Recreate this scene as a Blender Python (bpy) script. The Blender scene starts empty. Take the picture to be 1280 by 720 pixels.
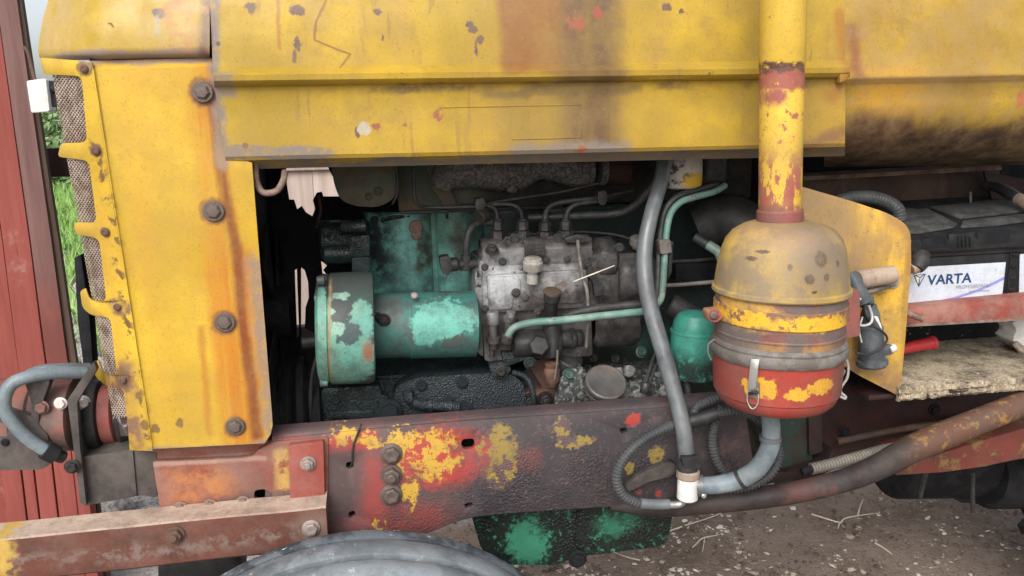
import bpy, bmesh, math, random
from mathutils import Vector, Matrix, Quaternion, noise as mnoise
R = math.radians
random.seed(7)
scene = bpy.context.scene
col = scene.collection

# ------------------------------------------------------------------ camera
CAM = Vector((0.0, -1.3, 1.5))
PITCH, YAW, ROLL, FPX = R(12.0), R(10.0), R(1.2), 1000.0
FW = Vector((math.sin(YAW)*math.cos(PITCH), math.cos(YAW)*math.cos(PITCH), -math.sin(PITCH)))
_r = Vector((math.cos(YAW), -math.sin(YAW), 0.0)); _u = _r.cross(FW)
RT = _r*math.cos(ROLL) - _u*math.sin(ROLL)
UP = _r*math.sin(ROLL) + _u*math.cos(ROLL)
cd = bpy.data.cameras.new('camera'); cam = bpy.data.objects.new('camera', cd); col.objects.link(cam)
cd.sensor_width = 36.0; cd.lens = FPX/1280*36; cd.clip_start = 0.02; cd.clip_end = 2000
mw = Matrix((RT, UP, -FW)).transposed().to_4x4(); mw.translation = CAM
cam.matrix_world = mw
scene.camera = cam

# ------------------------------------------------------------------ world, sun, exposure
SUN_EL, SUN_AZ = R(40), R(203)           # overcast daylight from the front left
world = bpy.data.worlds.new("World"); scene.world = world; world.use_nodes = True
wn = world.node_tree
for n in list(wn.nodes): wn.nodes.remove(n)
sky = wn.nodes.new('ShaderNodeTexSky'); sky.sky_type = 'NISHITA'; sky.sun_disc = False
sky.sun_elevation = SUN_EL; sky.sun_rotation = SUN_AZ
sky.dust_density = 4.0; sky.air_density = 1.0; sky.ozone_density = 1.0
hs = wn.nodes.new('ShaderNodeHueSaturation'); hs.inputs['Saturation'].default_value = 0.40
bg = wn.nodes.new('ShaderNodeBackground'); bg.inputs['Strength'].default_value = 0.15
wo = wn.nodes.new('ShaderNodeOutputWorld')
wn.links.new(sky.outputs[0], hs.inputs['Color']); wn.links.new(hs.outputs[0], bg.inputs[0]); wn.links.new(bg.outputs[0], wo.inputs[0])
sl = bpy.data.lights.new('sun', 'SUN'); sl.energy = 1.4; sl.angle = R(40); sl.color = (1, 0.98, 0.95)
so = bpy.data.objects.new('sun', sl); col.objects.link(so)
# sky texture: rotation is measured clockwise from +Y
sd = Vector((math.sin(SUN_AZ)*math.cos(SUN_EL), math.cos(SUN_AZ)*math.cos(SUN_EL), math.sin(SUN_EL)))
so.rotation_euler = sd.to_track_quat('Z', 'Y').to_euler(); so.location = sd*20
scene.view_settings.view_transform = 'Standard'; scene.view_settings.look = 'None'
scene.view_settings.exposure = 0.68; scene.view_settings.gamma = 1.0

# ------------------------------------------------------------------ measuring helpers
def P(x, y, Y=0.0):
    """the point of the vertical plane at distance Y that lies on the sight line measured at (x, y)"""
    d = FW + RT*((x-640)/FPX) + UP*((360-y)/FPX)
    return CAM + d*((Y-CAM.y)/d.y)
def MPP(x, y, Y=0.0):
    """metres per measured unit at that point"""
    d = FW + RT*((x-640)/FPX) + UP*((360-y)/FPX)
    return ((Y-CAM.y)/d.y)/FPX
def G0(x, y, z=0.0):
    d = FW + RT*((x-640)/FPX) + UP*((360-y)/FPX)
    return CAM + d*((z-CAM.z)/d.z)
def lerp(a, b, t): return a + (b-a)*t
def srgb(r, g, b, k=1.0):
    f = lambda c: (c/255/12.92 if c/255 <= .04045 else ((c/255+.055)/1.055)**2.4)*k
    return (f(r), f(g), f(b), 1.0)

def rp(pts, r, n=4):
    """round the corners of a 2-D outline; r one number or one per corner"""
    out = []; N = len(pts)
    for i in range(N):
        p = Vector(pts[i][:2]); a = Vector(pts[i-1][:2]); b = Vector(pts[(i+1) % N][:2])
        rr = r[i] if isinstance(r, (list, tuple)) else r
        la, lb = (a-p).length, (b-p).length
        q = min(rr, la*.45, lb*.45)
        if q < .2: out.append((p.x, p.y)); continue
        s = p + (a-p)/la*q; e = p + (b-p)/lb*q
        for k in range(n+1):
            t = k/n; v = s*(1-t)**2 + p*2*t*(1-t) + e*t*t
            out.append((v.x, v.y))
    return out
def crom(pts, sub=6):
    """Catmull-Rom through 3-D points"""
    pts = [Vector(p) for p in pts]
    if len(pts) < 3: 
        return [pts[0].lerp(pts[-1], i/sub) for i in range(sub+1)]
    q = [pts[0]*2-pts[1]] + pts + [pts[-1]*2-pts[-2]]
    out = []
    for i in range(1, len(q)-2):
        for k in range(sub):
            t = k/sub; a, b, c, d = q[i-1], q[i], q[i+1], q[i+2]
            out.append(.5*((2*b) + (c-a)*t + (2*a-5*b+4*c-d)*t*t + (3*b-a-3*c+d)*t**3))
    out.append(q[-2].copy()); return out

class Geo:
    def __init__(s): s.bm = bmesh.new()
    def _bevel(s, faces, w, ang=30, seg=2):
        if w <= 0: return
        es = set()
        for f in faces:
            if f.is_valid:
                for e in f.edges: es.add(e)
        es = [e for e in es if len(e.link_faces) == 2 and e.calc_face_angle(0) > R(ang)]
        if es: bmesh.ops.bevel(s.bm, geom=es, offset=w, segments=seg, profile=.5, affect='EDGES', clamp_overlap=True)
    def box(s, c, size, rot=None, bev=0.0):
        m = Matrix.Translation(Vector(c)) @ ((rot.to_4x4() if rot else Matrix.Identity(4)) @ Matrix.Diagonal(Vector(size).to_4d()))
        g = bmesh.ops.create_cube(s.bm, size=1, matrix=m)
        s._bevel({f for v in g['verts'] for f in v.link_faces}, bev); return s
    def boxab(s, a, b, bev=0.0):
        a, b = Vector(a), Vector(b)
        return s.box((a+b)/2, [abs(x) for x in (b-a)], None, bev)
    def plate(s, pts, vec, bev=0.0, holes=(), seg=2):
        bm = s.bm; vec = Vector(vec); es = []
        for loop in [pts]+list(holes):
            vs = [bm.verts.new(Vector(p)) for p in loop]
            for i in range(len(vs)): es.append(bm.edges.new((vs[i-1], vs[i])))
        r = bmesh.ops.triangle_fill(bm, edges=es, use_beauty=True, use_dissolve=False)
        fs = [f for f in r['geom'] if isinstance(f, bmesh.types.BMFace)]
        x = bmesh.ops.extrude_face_region(bm, geom=fs)
        nv = [v for v in x['geom'] if isinstance(v, bmesh.types.BMVert)]
        bmesh.ops.translate(bm, verts=nv, vec=vec)
        af = {f for v in nv for f in v.link_faces} | set(fs)
        bmesh.ops.recalc_face_normals(bm, faces=list(af))
        s._bevel(af, bev, 50, seg); return s
    def ppl(s, pts, Y, th, bev=0.0, holes=(), seg=2):
        return s.plate([P(x, y, Y) for x, y in pts], (0, th, 0), bev, [[P(x, y, Y) for x, y in h] for h in holes], seg)
    def loft(s, rows, back=None, closed=False):
        bm = s.bm
        vr = [[bm.verts.new(Vector(p)) for p in r] for r in rows]
        def quads(v, flip=False):
            for i in range(len(v)-1):
                n = len(v[i])
                for j in range(n if closed else n-1):
                    q = [v[i][j], v[i][(j+1) % n], v[i+1][(j+1) % n], v[i+1][j]]
                    bm.faces.new(q[::-1] if flip else q)
        quads(vr)
        if back is not None:
            b = Vector(back); br = [[bm.verts.new(Vector(p)+b) for p in r] for r in rows]
            quads(br, True)
            for i in range(len(vr)-1):
                for j in (0, -1):
                    bm.faces.new([vr[i][j], vr[i+1][j], br[i+1][j], br[i][j]])
            for i in (0, -1):
                for j in range(len(vr[0])-1):
                    bm.faces.new([vr[i][j], vr[i][j+1], br[i][j+1], br[i][j]])
        return s
    def tube(s, pts, rad, seg=10, sub=6, caps=True, rib=None, flat=None):
        c = crom(pts, sub) if sub > 1 else [Vector(p) for p in pts]
        if rib:      # resample evenly for corrugations; rib = (pitch, depth ratio)
            L = [0]
            for i in range(1, len(c)): L.append(L[-1]+(c[i]-c[i-1]).length)
            n = max(4, int(L[-1]/rib[0])*4); out = []; k = 0
            for i in range(n+1):
                d = L[-1]*i/n
                while k < len(L)-2 and L[k+1] < d: k += 1
                t = (d-L[k])/max(1e-9, L[k+1]-L[k]); out.append(c[k].lerp(c[k+1], t))
            c = out
        N = len(c); rows = []; nrm = None
        for i in range(N):
            t = (c[min(i+1, N-1)]-c[max(i-1, 0)]).normalized()
            if nrm is None:
                nrm = t.orthogonal().normalized()
            nrm = (nrm - t*nrm.dot(t)).normalized(); bn = t.cross(nrm)
            u = i/(N-1)
            if callable(rad): rr = rad(u)
            elif isinstance(rad, (list, tuple)):
                f = u*(len(rad)-1); k = min(int(f), len(rad)-2); rr = lerp(rad[k], rad[k+1], f-k)
            else: rr = rad
            if rib: rr *= (1, 1, 1-rib[1], 1-rib[1])[i % 4]
            rows.append([c[i] + (nrm*math.cos(2*math.pi*j/seg) + bn*math.sin(2*math.pi*j/seg))*rr for j in range(seg)])
        n0 = len(s.bm.verts)
        s.loft(rows, closed=True)
        if caps:
            s.bm.verts.ensure_lookup_table()
            for k in (0, N-1):
                ring = [s.bm.verts[n0+k*seg+j] for j in range(seg)]
                s.bm.faces.new(ring if k else ring[::-1])
        return s
    def ptube(s, pp, rpx, seg=10, sub=6, caps=True, rib=None):
        m = sum(MPP(*p) for p in pp)/len(pp)
        rad = [r*m for r in rpx] if isinstance(rpx, (list, tuple)) else rpx*m
        return s.tube([P(*p) for p in pp], rad, seg, sub, caps, rib)
    def lathe(s, prof, o, ax, seg=32, caps=True, sq=1.0):
        o = Vector(o); ax = Vector(ax).normalized()
        u = ax.orthogonal().normalized(); v = ax.cross(u)
        rows = [[o + ax*h + (u*math.cos(2*math.pi*j/seg) + v*math.sin(2*math.pi*j/seg))*max(r, 1e-5) for j in range(seg)] for h, r in prof]
        n0 = len(s.bm.verts); s.loft(rows, closed=True)
        if caps:
            s.bm.verts.ensure_lookup_table()
            for k in (0, len(prof)-1):
                if prof[k][1] > 1e-4: s.bm.faces.new([s.bm.verts[n0+k*seg+j] for j in range(seg)])
        return s
    def cyl(s, a, b, r, seg=24, ch=.0, r2=None):
        a, b = Vector(a), Vector(b); L = (b-a).length; r2 = r if r2 is None else r2
        pr = [(0, r-ch), (ch, r), (L-ch, r2), (L, r2-ch)] if ch > 0 else [(0, r), (L, r2)]
        return s.lathe(pr, a, b-a, seg)
    def pcyl(s, a, b, rpx, seg=24, ch=.12, r2=None):
        m = (MPP(*a)+MPP(*b))/2
        return s.cyl(P(*a), P(*b), rpx*m, seg, rpx*m*ch, None if r2 is None else r2*m)
    def hexp(s, a, b, r, ch=.15):
        a, b = Vector(a), Vector(b); L = (b-a).length
        return s.lathe([(0, r), (L-r*ch, r), (L, r*(1-ch))], a, b-a, 6)
    def phex(s, a, b, rpx):
        return s.hexp(P(*a), P(*b), rpx*MPP(*a))
    def blob(s, c, size, sub=3, amp=.25, sc=20):
        g = bmesh.ops.create_icosphere(s.bm, subdivisions=sub, radius=1)
        for v in g['verts']:
            p = Vector((v.co.x*size[0], v.co.y*size[1], v.co.z*size[2]))
            k = 1 + amp*mnoise.noise((p+Vector(c))*sc)
            v.co = Vector(c) + p*k
        return s
    def jit(s, amp, sc, axis=None):
        for v in s.bm.verts:
            n = mnoise.noise_vector(v.co*sc)*amp
            v.co += n if axis is None else Vector((n.x*axis[0], n.y*axis[1], n.z*axis[2]))
        return s
    def build(s, name, mat, parent=None, ang=38, label=None, kind=None, norm=True):
        if norm: bmesh.ops.recalc_face_normals(s.bm, faces=s.bm.faces[:])
        me = bpy.data.meshes.new(name)
        if parent is not None:
            off = world_loc(parent)
            if off.length > 1e-6: bmesh.ops.translate(s.bm, verts=s.bm.verts[:], vec=-off)
        s.bm.to_mesh(me); s.bm.free()
        me.polygons.foreach_set('use_smooth', [True]*len(me.polygons))
        if ang < 180: me.set_sharp_from_angle(angle=R(ang))
        me.materials.append(mat)
        o = bpy.data.objects.new(name, me); col.objects.link(o)
        if parent is not None: o.parent = parent
        if label: o['label'] = label
        if kind: o['kind'] = kind
        return o
def world_loc(o):
    v = Vector(o.location)
    while o.parent: o = o.parent; v += Vector(o.location)
    return v
def thing(name, label, cat, loc=(0, 0, 0), group=None):
    o = bpy.data.objects.new(name, None); col.objects.link(o); o.location = loc; o.empty_display_size = .05
    o['label'] = label; o['category'] = cat
    if group: o['group'] = group
    return o
def tag(o, label, cat, group=None):
    o['label'] = label; o['category'] = cat
    if group: o['group'] = group
    return o

# ------------------------------------------------------------------ material builder
def deep(c):
    """old oily metal, rubber and rust are darker than they look: deepen the dark base colours, leave paint and dust"""
    l = .3*c[0]+.55*c[1]+.15*c[2]; t = min(1, max(0, (l-.02)/.26)); k = .46+.54*t
    return (c[0]*k, c[1]*k, c[2]*k, 1.0)
class B:
    def __init__(s, name):
        s.m = bpy.data.materials.new(name); s.m.use_nodes = True; s.t = s.m.node_tree
        for n in list(s.t.nodes): s.t.nodes.remove(n)
        s.out = s.t.nodes.new('ShaderNodeOutputMaterial'); s.p = s.t.nodes.new('ShaderNodeBsdfPrincipled')
        s.t.links.new(s.p.outputs[0], s.out.inputs[0])
        s.tc = s.t.nodes.new('ShaderNodeTexCoord'); s.co = s.tc.outputs['Object']; s._flat = {}
        s.k = 0
    def N(s, typ, ins=None, **kw):
        n = s.t.nodes.new(typ)
        for k, v in kw.items(): setattr(n, k, v)
        for k, v in (ins or {}).items():
            if hasattr(v, 'is_output') or isinstance(v, bpy.types.NodeSocket): s.t.links.new(v, n.inputs[k])
            else: n.inputs[k].default_value = v
        return n
    def math(s, op, a, b=0.0, clamp=False):
        return s.N('ShaderNodeMath', {0: a, 1: b}, operation=op, use_clamp=clamp).outputs[0]
    def mul(s, a, b): return s.math('MULTIPLY', a, b)
    def add(s, a, b): return s.math('ADD', a, b, True)
    def mx(s, a, b): return s.math('MAXIMUM', a, b)
    def mn(s, a, b): return s.math('MINIMUM', a, b)
    def inv(s, a): return s.math('SUBTRACT', 1.0, a)
    def step(s, v, lo, hi, a=0.0, b=1.0):
        return s.N('ShaderNodeMapRange', {0: v, 1: lo, 2: hi, 3: a, 4: b}, interpolation_type='SMOOTHSTEP').outputs[0]
    def vec(s, st=(1, 1, 1), off=None):
        s.k += 1
        off = off or (s.k*3.71, s.k*1.93, s.k*5.17)
        return s.N('ShaderNodeMapping', {0: s.co, 'Location': off, 'Scale': st}).outputs[0]
    def raw(s, scale, det=5, rough=.6, st=(1, 1, 1), dist=0.0):
        return s.N('ShaderNodeTexNoise', {'Vector': s.vec(st), 'Scale': scale, 'Detail': det, 'Roughness': rough, 'Distortion': dist}).outputs[0]
    def n(s, scale, lo, hi, det=5, rough=.6, st=(1, 1, 1), dist=0.0):
        return s.step(s.raw(scale, det, rough, st, dist), lo, hi)
    def vor(s, scale, st=(1, 1, 1), feature='F1', out='Distance', rnd=1.0):
        return s.N('ShaderNodeTexVoronoi', {'Vector': s.vec(st), 'Scale': scale, 'Randomness': rnd}, feature=feature).outputs[out]
    def mix(s, f, a, b, blend='MIX'):
        if isinstance(a, tuple): a = deep(a)
        if isinstance(b, tuple): b = deep(b)
        n = s.N('ShaderNodeMix', data_type='RGBA', blend_type=blend)
        for i, v in ((0, f), (6, a), (7, b)):
            if isinstance(v, bpy.types.NodeSocket): s.t.links.new(v, n.inputs[i])
            else: n.inputs[i].default_value = v
        return n.outputs[2]
    def flat(s, wob, wsc):
        key = (wob, wsc)
        if key not in s._flat:
            nz = s.N('ShaderNodeTexNoise', {'Vector': s.co, 'Scale': wsc, 'Detail': 6.0, 'Roughness': .65}).outputs[1]
            a = s.N('ShaderNodeVectorMath', {0: nz, 1: (.5, .5, .5)}, operation='SUBTRACT').outputs[0]
            b = s.N('ShaderNodeVectorMath', {0: a, 'Scale': wob*2.2}, operation='SCALE').outputs[0]
            c = s.N('ShaderNodeVectorMath', {0: b, 1: s.co}, operation='ADD').outputs[0]
            d = s.N('ShaderNodeVectorMath', {0: c, 1: (1, 0, 1)}, operation='MULTIPLY').outputs[0]
            x = s.N('ShaderNodeSeparateXYZ', {0: d}).outputs
            s._flat[key] = (d, x[0], x[2])
        return s._flat[key]
    def box(s, x0, x1, z0, z1, soft=.01, wob=.01, wsc=25):
        _, x, z = s.flat(wob, wsc); h = soft
        r = s.mul(s.step(x, x0-h, x0+h), s.step(x, x1-h, x1+h, 1, 0))
        return s.mul(r, s.mul(s.step(z, z0-h, z0+h), s.step(z, z1-h, z1+h, 1, 0)))
    def pbox(s, a, b, c, d, Y=0.0, soft=6, wob=8, wsc=25):
        """mask over the part of a surface measured x from a to c, y from b to d"""
        m = MPP((a+c)/2, (b+d)/2, Y)
        xl = (P(a, b, Y).x+P(a, d, Y).x)/2; xr = (P(c, b, Y).x+P(c, d, Y).x)/2
        zt = (P(a, b, Y).z+P(c, b, Y).z)/2; zb = (P(a, d, Y).z+P(c, d, Y).z)/2
        return s.box(xl, xr, zb, zt, soft*m, wob*m, wsc)
    def ell(s, px, py, rx, ry, Y=0.0, soft=.18, wob=6, wsc=90):
        m = MPP(px, py, Y); c = P(px, py, Y)
        d, _, _ = s.flat(wob*m, wsc)
        v = s.N('ShaderNodeVectorMath', {0: d, 1: (c.x, 0, c.z)}, operation='SUBTRACT').outputs[0]
        v = s.N('ShaderNodeVectorMath', {0: v, 1: (1/(rx*m), 0, 1/(ry*m))}, operation='MULTIPLY').outputs[0]
        l = s.N('ShaderNodeVectorMath', {0: v}, operation='LENGTH').outputs['Value']
        return s.step(l, 1-soft, 1+soft, 1, 0)
    def seg(s, pts, w, Y=0.0, soft=.5, wob=3, wsc=30):
        out = None
        for (a, b) in zip(pts[:-1], pts[1:]):
            m = MPP(a[0], a[1], Y); A = P(a[0], a[1], Y); Bq = P(b[0], b[1], Y); A.y = 0; Bq.y = 0
            d, _, _ = s.flat(wob*m, wsc); ba = Bq-A
            pa = s.N('ShaderNodeVectorMath', {0: d, 1: A}, operation='SUBTRACT').outputs[0]
            h = s.N('ShaderNodeVectorMath', {0: pa, 1: ba}, operation='DOT_PRODUCT').outputs['Value']
            h = s.math('DIVIDE', h, ba.length_squared, True)
            q = s.N('ShaderNodeVectorMath', {0: ba, 'Scale': h}, operation='SCALE').outputs[0]
            q = s.N('ShaderNodeVectorMath', {0: pa, 1: q}, operation='SUBTRACT').outputs[0]
            l = s.N('ShaderNodeVectorMath', {0: q}, operation='LENGTH').outputs['Value']
            r = s.step(l, w*m*(1-soft), w*m*(1+soft), 1, 0)
            out = r if out is None else s.mx(out, r)
        return out
    def bump(s, height, strength=.3, dist=.003, prev=None):
        ins = {'Height': height, 'Strength': strength, 'Distance': dist}
        if prev is not None: ins['Normal'] = prev
        return s.N('ShaderNodeBump', ins).outputs[0]
    def done(s, color, rough=.6, metal=0.0, normal=None, spec=.5):
        def put(k, v):
            if isinstance(v, bpy.types.NodeSocket): s.t.links.new(v, s.p.inputs[k])
            else: s.p.inputs[k].default_value = v
        put('Base Color', color); put('Roughness', rough); put('Metallic', metal); put('Specular IOR Level', spec)
        if normal is not None: put('Normal', normal)
        return s.m

def worn(name, base, alt=None, chips=(), film=None, streak=None, rough=(.45, .75), bump=.25, bsc=70, pebble=None,
         metal=0.0, custom=None, vary=.16, spec=.32):
    """painted or bare metal that has been outdoors for decades
    alt (colour, scale, lo, hi): second tone in large patches; chips: flakes of something else;
    film: thin dirt (colour, scale, strength); streak: vertical runs (colour, strength); pebble: caked oily dirt (scale, strength, cover lo, hi, colour)"""
    b = B(name)
    v = b.raw(7, 4, .55)
    dk = tuple(c*(1-vary) for c in base[:3])+(1,); lt = tuple(min(1, c*(1+vary*.8)) for c in base[:3])+(1,)
    c = b.mix(b.step(v, .3, .7), dk, lt)
    hts = b.raw(bsc, 6, .65)
    nrm = b.bump(hts, bump, .0016)
    if alt: c = b.mix(b.n(alt[1], alt[2], alt[3], 7, .65), c, alt[0])
    r = b.step(b.raw(22, 5, .6), .3, .7, rough[0], rough[1])
    if streak:
        sm = b.n(30, .48, .72, 4, .6, st=(1, 1, .07))
        c = b.mix(b.mul(sm, streak[1]), c, streak[0])
    if custom:
        q = custom(b, c)
        if isinstance(q, tuple): c, r = q[0], b.mx(r, q[1])
        else: c = q
    for cc, sc, lo, hi in chips:
        m = b.n(sc, lo, hi, 8, .68)
        c = b.mix(m, c, cc); r = b.mx(r, b.mul(m, .85))
        nrm = b.bump(b.inv(m), .35, .0008, nrm)
    # fine grit and tonal break-up that any old outdoor surface has
    c = b.mix(b.mul(b.n(260, .56, .66, 3, .7), .30), c, tuple(x*.35 for x in base[:3])+(1,))
    c = b.mix(b.mul(b.n(75, .52, .74, 6, .75), .32), c, tuple(x*.5+.02 for x in base[:3])+(1,))
    c = b.mix(b.mul(b.n(160, .60, .72, 4, .7), .22), c, tuple(min(1, x*1.15+.05) for x in base[:3])+(1,))
    if film:
        m = b.mul(b.n(film[1], .40, .66, 10, .78), min(1, film[2]*1.15))
        c = b.mix(m, c, film[0]); r = b.mx(r, b.mul(m, .8))
    if pebble:
        sc, stg, lo, hi, pc = pebble
        cov = b.n(9, lo, hi, 8, .72)
        pv = b.step(b.vor(sc), .05, .75, 1, 0)
        c = b.mix(cov, c, pc)
        nrm = b.bump(b.mul(pv, cov), stg, .003, nrm)
        r = b.mx(b.mul(r, b.inv(cov)), b.mul(cov, b.step(b.raw(60), .35, .65, .38, .72)))
    return b.done(c, r, metal, nrm, spec)

# ------------------------------------------------------------------ colours and materials
YEL = (.40, .262, .024, 1); YEL2 = (.60, .34, .05, 1); ORG = (.50, .20, .03, 1)
RUST = (.16, .055, .025, 1); RUSTD = (.07, .03, .02, 1); PRIM = (.24, .16, .15, 1); REDP = (.50, .055, .04, 1)
GRIME = (.075, .065, .058, 1); OIL = (.018, .018, .019, 1); DUST = (.30, .26, .22, 1)

def hood_custom(b, c):
    # soot and oil stripe running down the hood, worn grey edges, knocks down to primer
    run = b.raw(26, 5, .6, st=(1, 1, .06))
    c = b.mix(b.mul(b.pbox(624, -40, 728, 92, 0, 7, 8), b.step(run, .25, .75, .8, 1)), c, (.27, .11, .038, 1))
    c = b.mix(b.mul(b.pbox(700, -40, 778, 206, 0, 20, 12), b.step(run, .3, .7, .75, .98)), c, (.15, .088, .056, 1))
    c = b.mix(b.mul(b.pbox(622, 104, 720, 206, 0, 18, 16), b.step(run, .3, .75, .25, .6)), c, (.22, .15, .06, 1))
    c = b.mix(b.mul(b.pbox(600, 108, 800, 120, 0, 5, 14), .55), c, (.10, .08, .06, 1))
    c = b.mix(b.mul(b.n(60, .60, .67, 4, .6, st=(1, 1, .05)), b.mul(b.n(7, .45, .6), .5)), c, (.26, .14, .05, 1))
    c = b.mix(b.mul(b.n(14, .50, .70, 8, .72), .45), c, (.29, .175, .05, 1))
    g = b.pbox(255, 193, 1070, 230, 0, 4, 12, 18)
    g = b.mx(g, b.ell(300, 190, 50, 9, 0)); g = b.mx(g, b.ell(372, 193, 45, 11, 0)); g = b.mx(g, b.pbox(640, 178, 790, 210, 0, 8, 12))
    g2 = b.mx(b.seg([(264, -20), (268, 100), (280, 202)], 8, 0, .6, 6), b.mul(b.pbox(262, 90, 295, 120, 0, 5, 6), .8))
    c = b.mix(b.mul(b.mx(g, g2), b.n(60, .25, .5)), c, (.22, .185, .168, 1))
    c = b.mix(b.mul(b.pbox(380, 103, 1064, 113, 0, 3, 8, 40), b.n(12, .42, .62)), c, (.20, .13, .05, 1))
    rd = b.ell(548, 144, 7, 8); 
    for q in ((510, 155, 6, 4), (720, 28, 14, 11), (748, 16, 6, 8), (727, 187, 6, 5), (470, 158, 5, 4)): rd = b.mx(rd, b.ell(*q))
    c = b.mix(b.mul(rd, b.n(70, .42, .48, 6, .7)), c, (.34, .085, .06, 1))
    pr = b.ell(371, 12, 10, 7)
    for q in ((372, 55, 4, 9), (368, 70, 3, 8), (592, 36, 6, 6), (600, 50, 5, 5), (587, 30, 5, 3), (313, 8, 7, 7), (472, 14, 5, 5), (595, 60, 2, 10), (447, 165, 4, 8), (307, 182, 4, 4),
              (835, 8, 7, 4), (853, 14, 3, 4), (272, 54, 4, 3), (478, 46, 2, 3)): pr = b.mx(pr, b.ell(*q))
    c = b.mix(pr, c, (.17, .10, .085, 1))
    c = b.mix(b.ell(455, 160, 8, 8), c, (.38, .34, .27, 1))
    c = b.mix(b.mul(b.mx(b.seg([(407, 0), (395, 28), (393, 48)], 1.6, 0, .6, 3), b.seg([(393, 50), (438, 68), (425, 84)], 1.2, 0, .6, 2)), .8), c, (.25, .10, .04, 1))
    c = b.mix(b.mul(b.seg([(346, -5), (349, 60)], 2.5, 0, .8, 3), .7), c, (.34, .15, .03, 1))
    c = b.mix(b.mul(b.seg([(1052, 20), (1058, 95), (1040, 120)], 9, 0, .9, 8), .75), c, (.36, .14, .03, 1))
    c = b.mix(b.mul(b.seg([(1052, 165), (1000, 186)], 9, 0, .8, 9), .7), c, (.22, .10, .08, 1))
    return c
M_HOOD = worn('yellow_hood_paint', YEL, alt=((.36, .225, .035, 1), 5, .45, .7), chips=[((.17, .10, .07, 1), 34, .695, .71), ((.2, .11, .05, 1), 75, .695, .71), ((.14, .085, .06, 1), 130, .72, .74)],
              film=((.30, .20, .06, 1), 9, .35), streak=((.42, .23, .05, 1), .35), rough=(.36, .6), bump=.12, custom=hood_custom)
def nose_custom(b, c):
    m = b.pbox(40, 62, 262, 80, 0.0, 4, 10, 30)
    c = b.mix(b.mul(m, .85), c, (.27, .22, .21, 1))
    c = b.mix(b.mul(b.seg([(262, -20), (258, 40), (258, 68)], 8, 0, .8, 8), .9), c, (.17, .09, .085, 1))
    c = b.mix(b.ell(198, 16, 9, 7), c, (.15, .125, .13, 1))
    c = b.mix(b.mul(b.seg([(196, 22), (199, 42)], 3, 0, .6, 3), .7), c, (.30, .25, .2, 1))
    c = b.mix(b.mul(b.pbox(205, -20, 262, 62, 0, 18, 14), b.n(45, .45, .62)), c, (.42, .21, .09, 1))
    return c
M_NOSE = worn('yellow_nose_paint', YEL, alt=((.44, .29, .10, 1), 5, .45, .7), chips=[((.17, .10, .08, 1), 34, .69, .71)], film=((.34, .27, .16, 1), 9, .3), rough=(.32, .55), bump=.12, custom=nose_custom)
def panel_custom(b, c):
    run = b.raw(40, 5, .6, st=(1, 1, .05))
    for pts, w, k in ((([(258, 130), (272, 262), (280, 420), (300, 550)]), 17, .62), (([(300, 330), (318, 545)]), 17, .7), ([(262, 90), (266, 200)], 14, .6)):
        c = b.mix(b.mul(b.seg(pts, w, 0, .85, 7), b.mul(b.step(run, .25, .6), k+.2)), c, (.48, .15, .014, 1))
    c = b.mix(b.mul(b.seg([(266, 130), (276, 210), (284, 255), (297, 320), (303, 400), (314, 480), (322, 545)], 6.5, 0, .75, 4), b.step(run, .2, .55, .55, .95)), c, (.26, .062, .022, 1))
    c = b.mix(b.mul(b.seg([(252, 410), (262, 540)], 4, 0, .9, 4), .6), c, (.42, .14, .02, 1))
    g = b.seg([(268, 76), (278, 205)], 8, 0, .6, 6)
    g = b.mx(g, b.mul(b.seg([(318, 330), (340, 540)], 10, 0, .8, 12), .85)); g = b.mx(g, b.pbox(95, 70, 262, 80, 0, 3, 7))
    g = b.mx(g, b.mul(b.seg([(186, 563), (300, 559), (340, 552)], 4, 0, .8, 5), .8))
    c = b.mix(b.mul(g, b.n(60, .2, .5)), c, (.26, .195, .165, 1))
    s = b.ell(253, 115, 17, 18)
    for q in ((267, 264, 17, 17), (281, 403, 16, 16), (294, 533, 14, 14)): s = b.mx(s, b.ell(*q))
    c = b.mix(b.mul(s, .75), c, (.22, .085, .05, 1))
    k = b.seg([(117, 180), (137, 260), (165, 450), (182, 550)], 7, 0, .9, 5)
    c = b.mix(b.mul(k, b.n(55, .52, .6)), c, (.19, .10, .04, 1))
    k = b.mx(b.pbox(120, 455, 175, 565, 0, 10, 14), b.ell(147, 385, 16, 12))
    c = b.mix(b.mul(k, b.step(b.raw(30, 8, .7), .42, .55, .35, .95)), c, (.24, .13, .09, 1))
    k = b.ell(105, 85, 11, 9)
    for q in ((119, 188, 9, 9), (181, 532, 6, 6), (194, 536, 5, 6), (148, 476, 12, 14), (225, 528, 5, 6)): k = b.mx(k, b.ell(*q))
    c = b.mix(b.mul(k, .85), c, (.17, .095, .06, 1))
    return c
M_PANEL = worn('yellow_panel_paint', (.49, .315, .028, 1), alt=((.46, .275, .026, 1), 6, .45, .7), chips=[((.16, .09, .05, 1), 42, .715, .73), ((.14, .08, .05, 1), 150, .75, .77)],
               film=((.36, .22, .06, 1), 10, .3), streak=((.48, .22, .03, 1), .25), rough=(.36, .6), bump=.12, custom=panel_custom)
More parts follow.
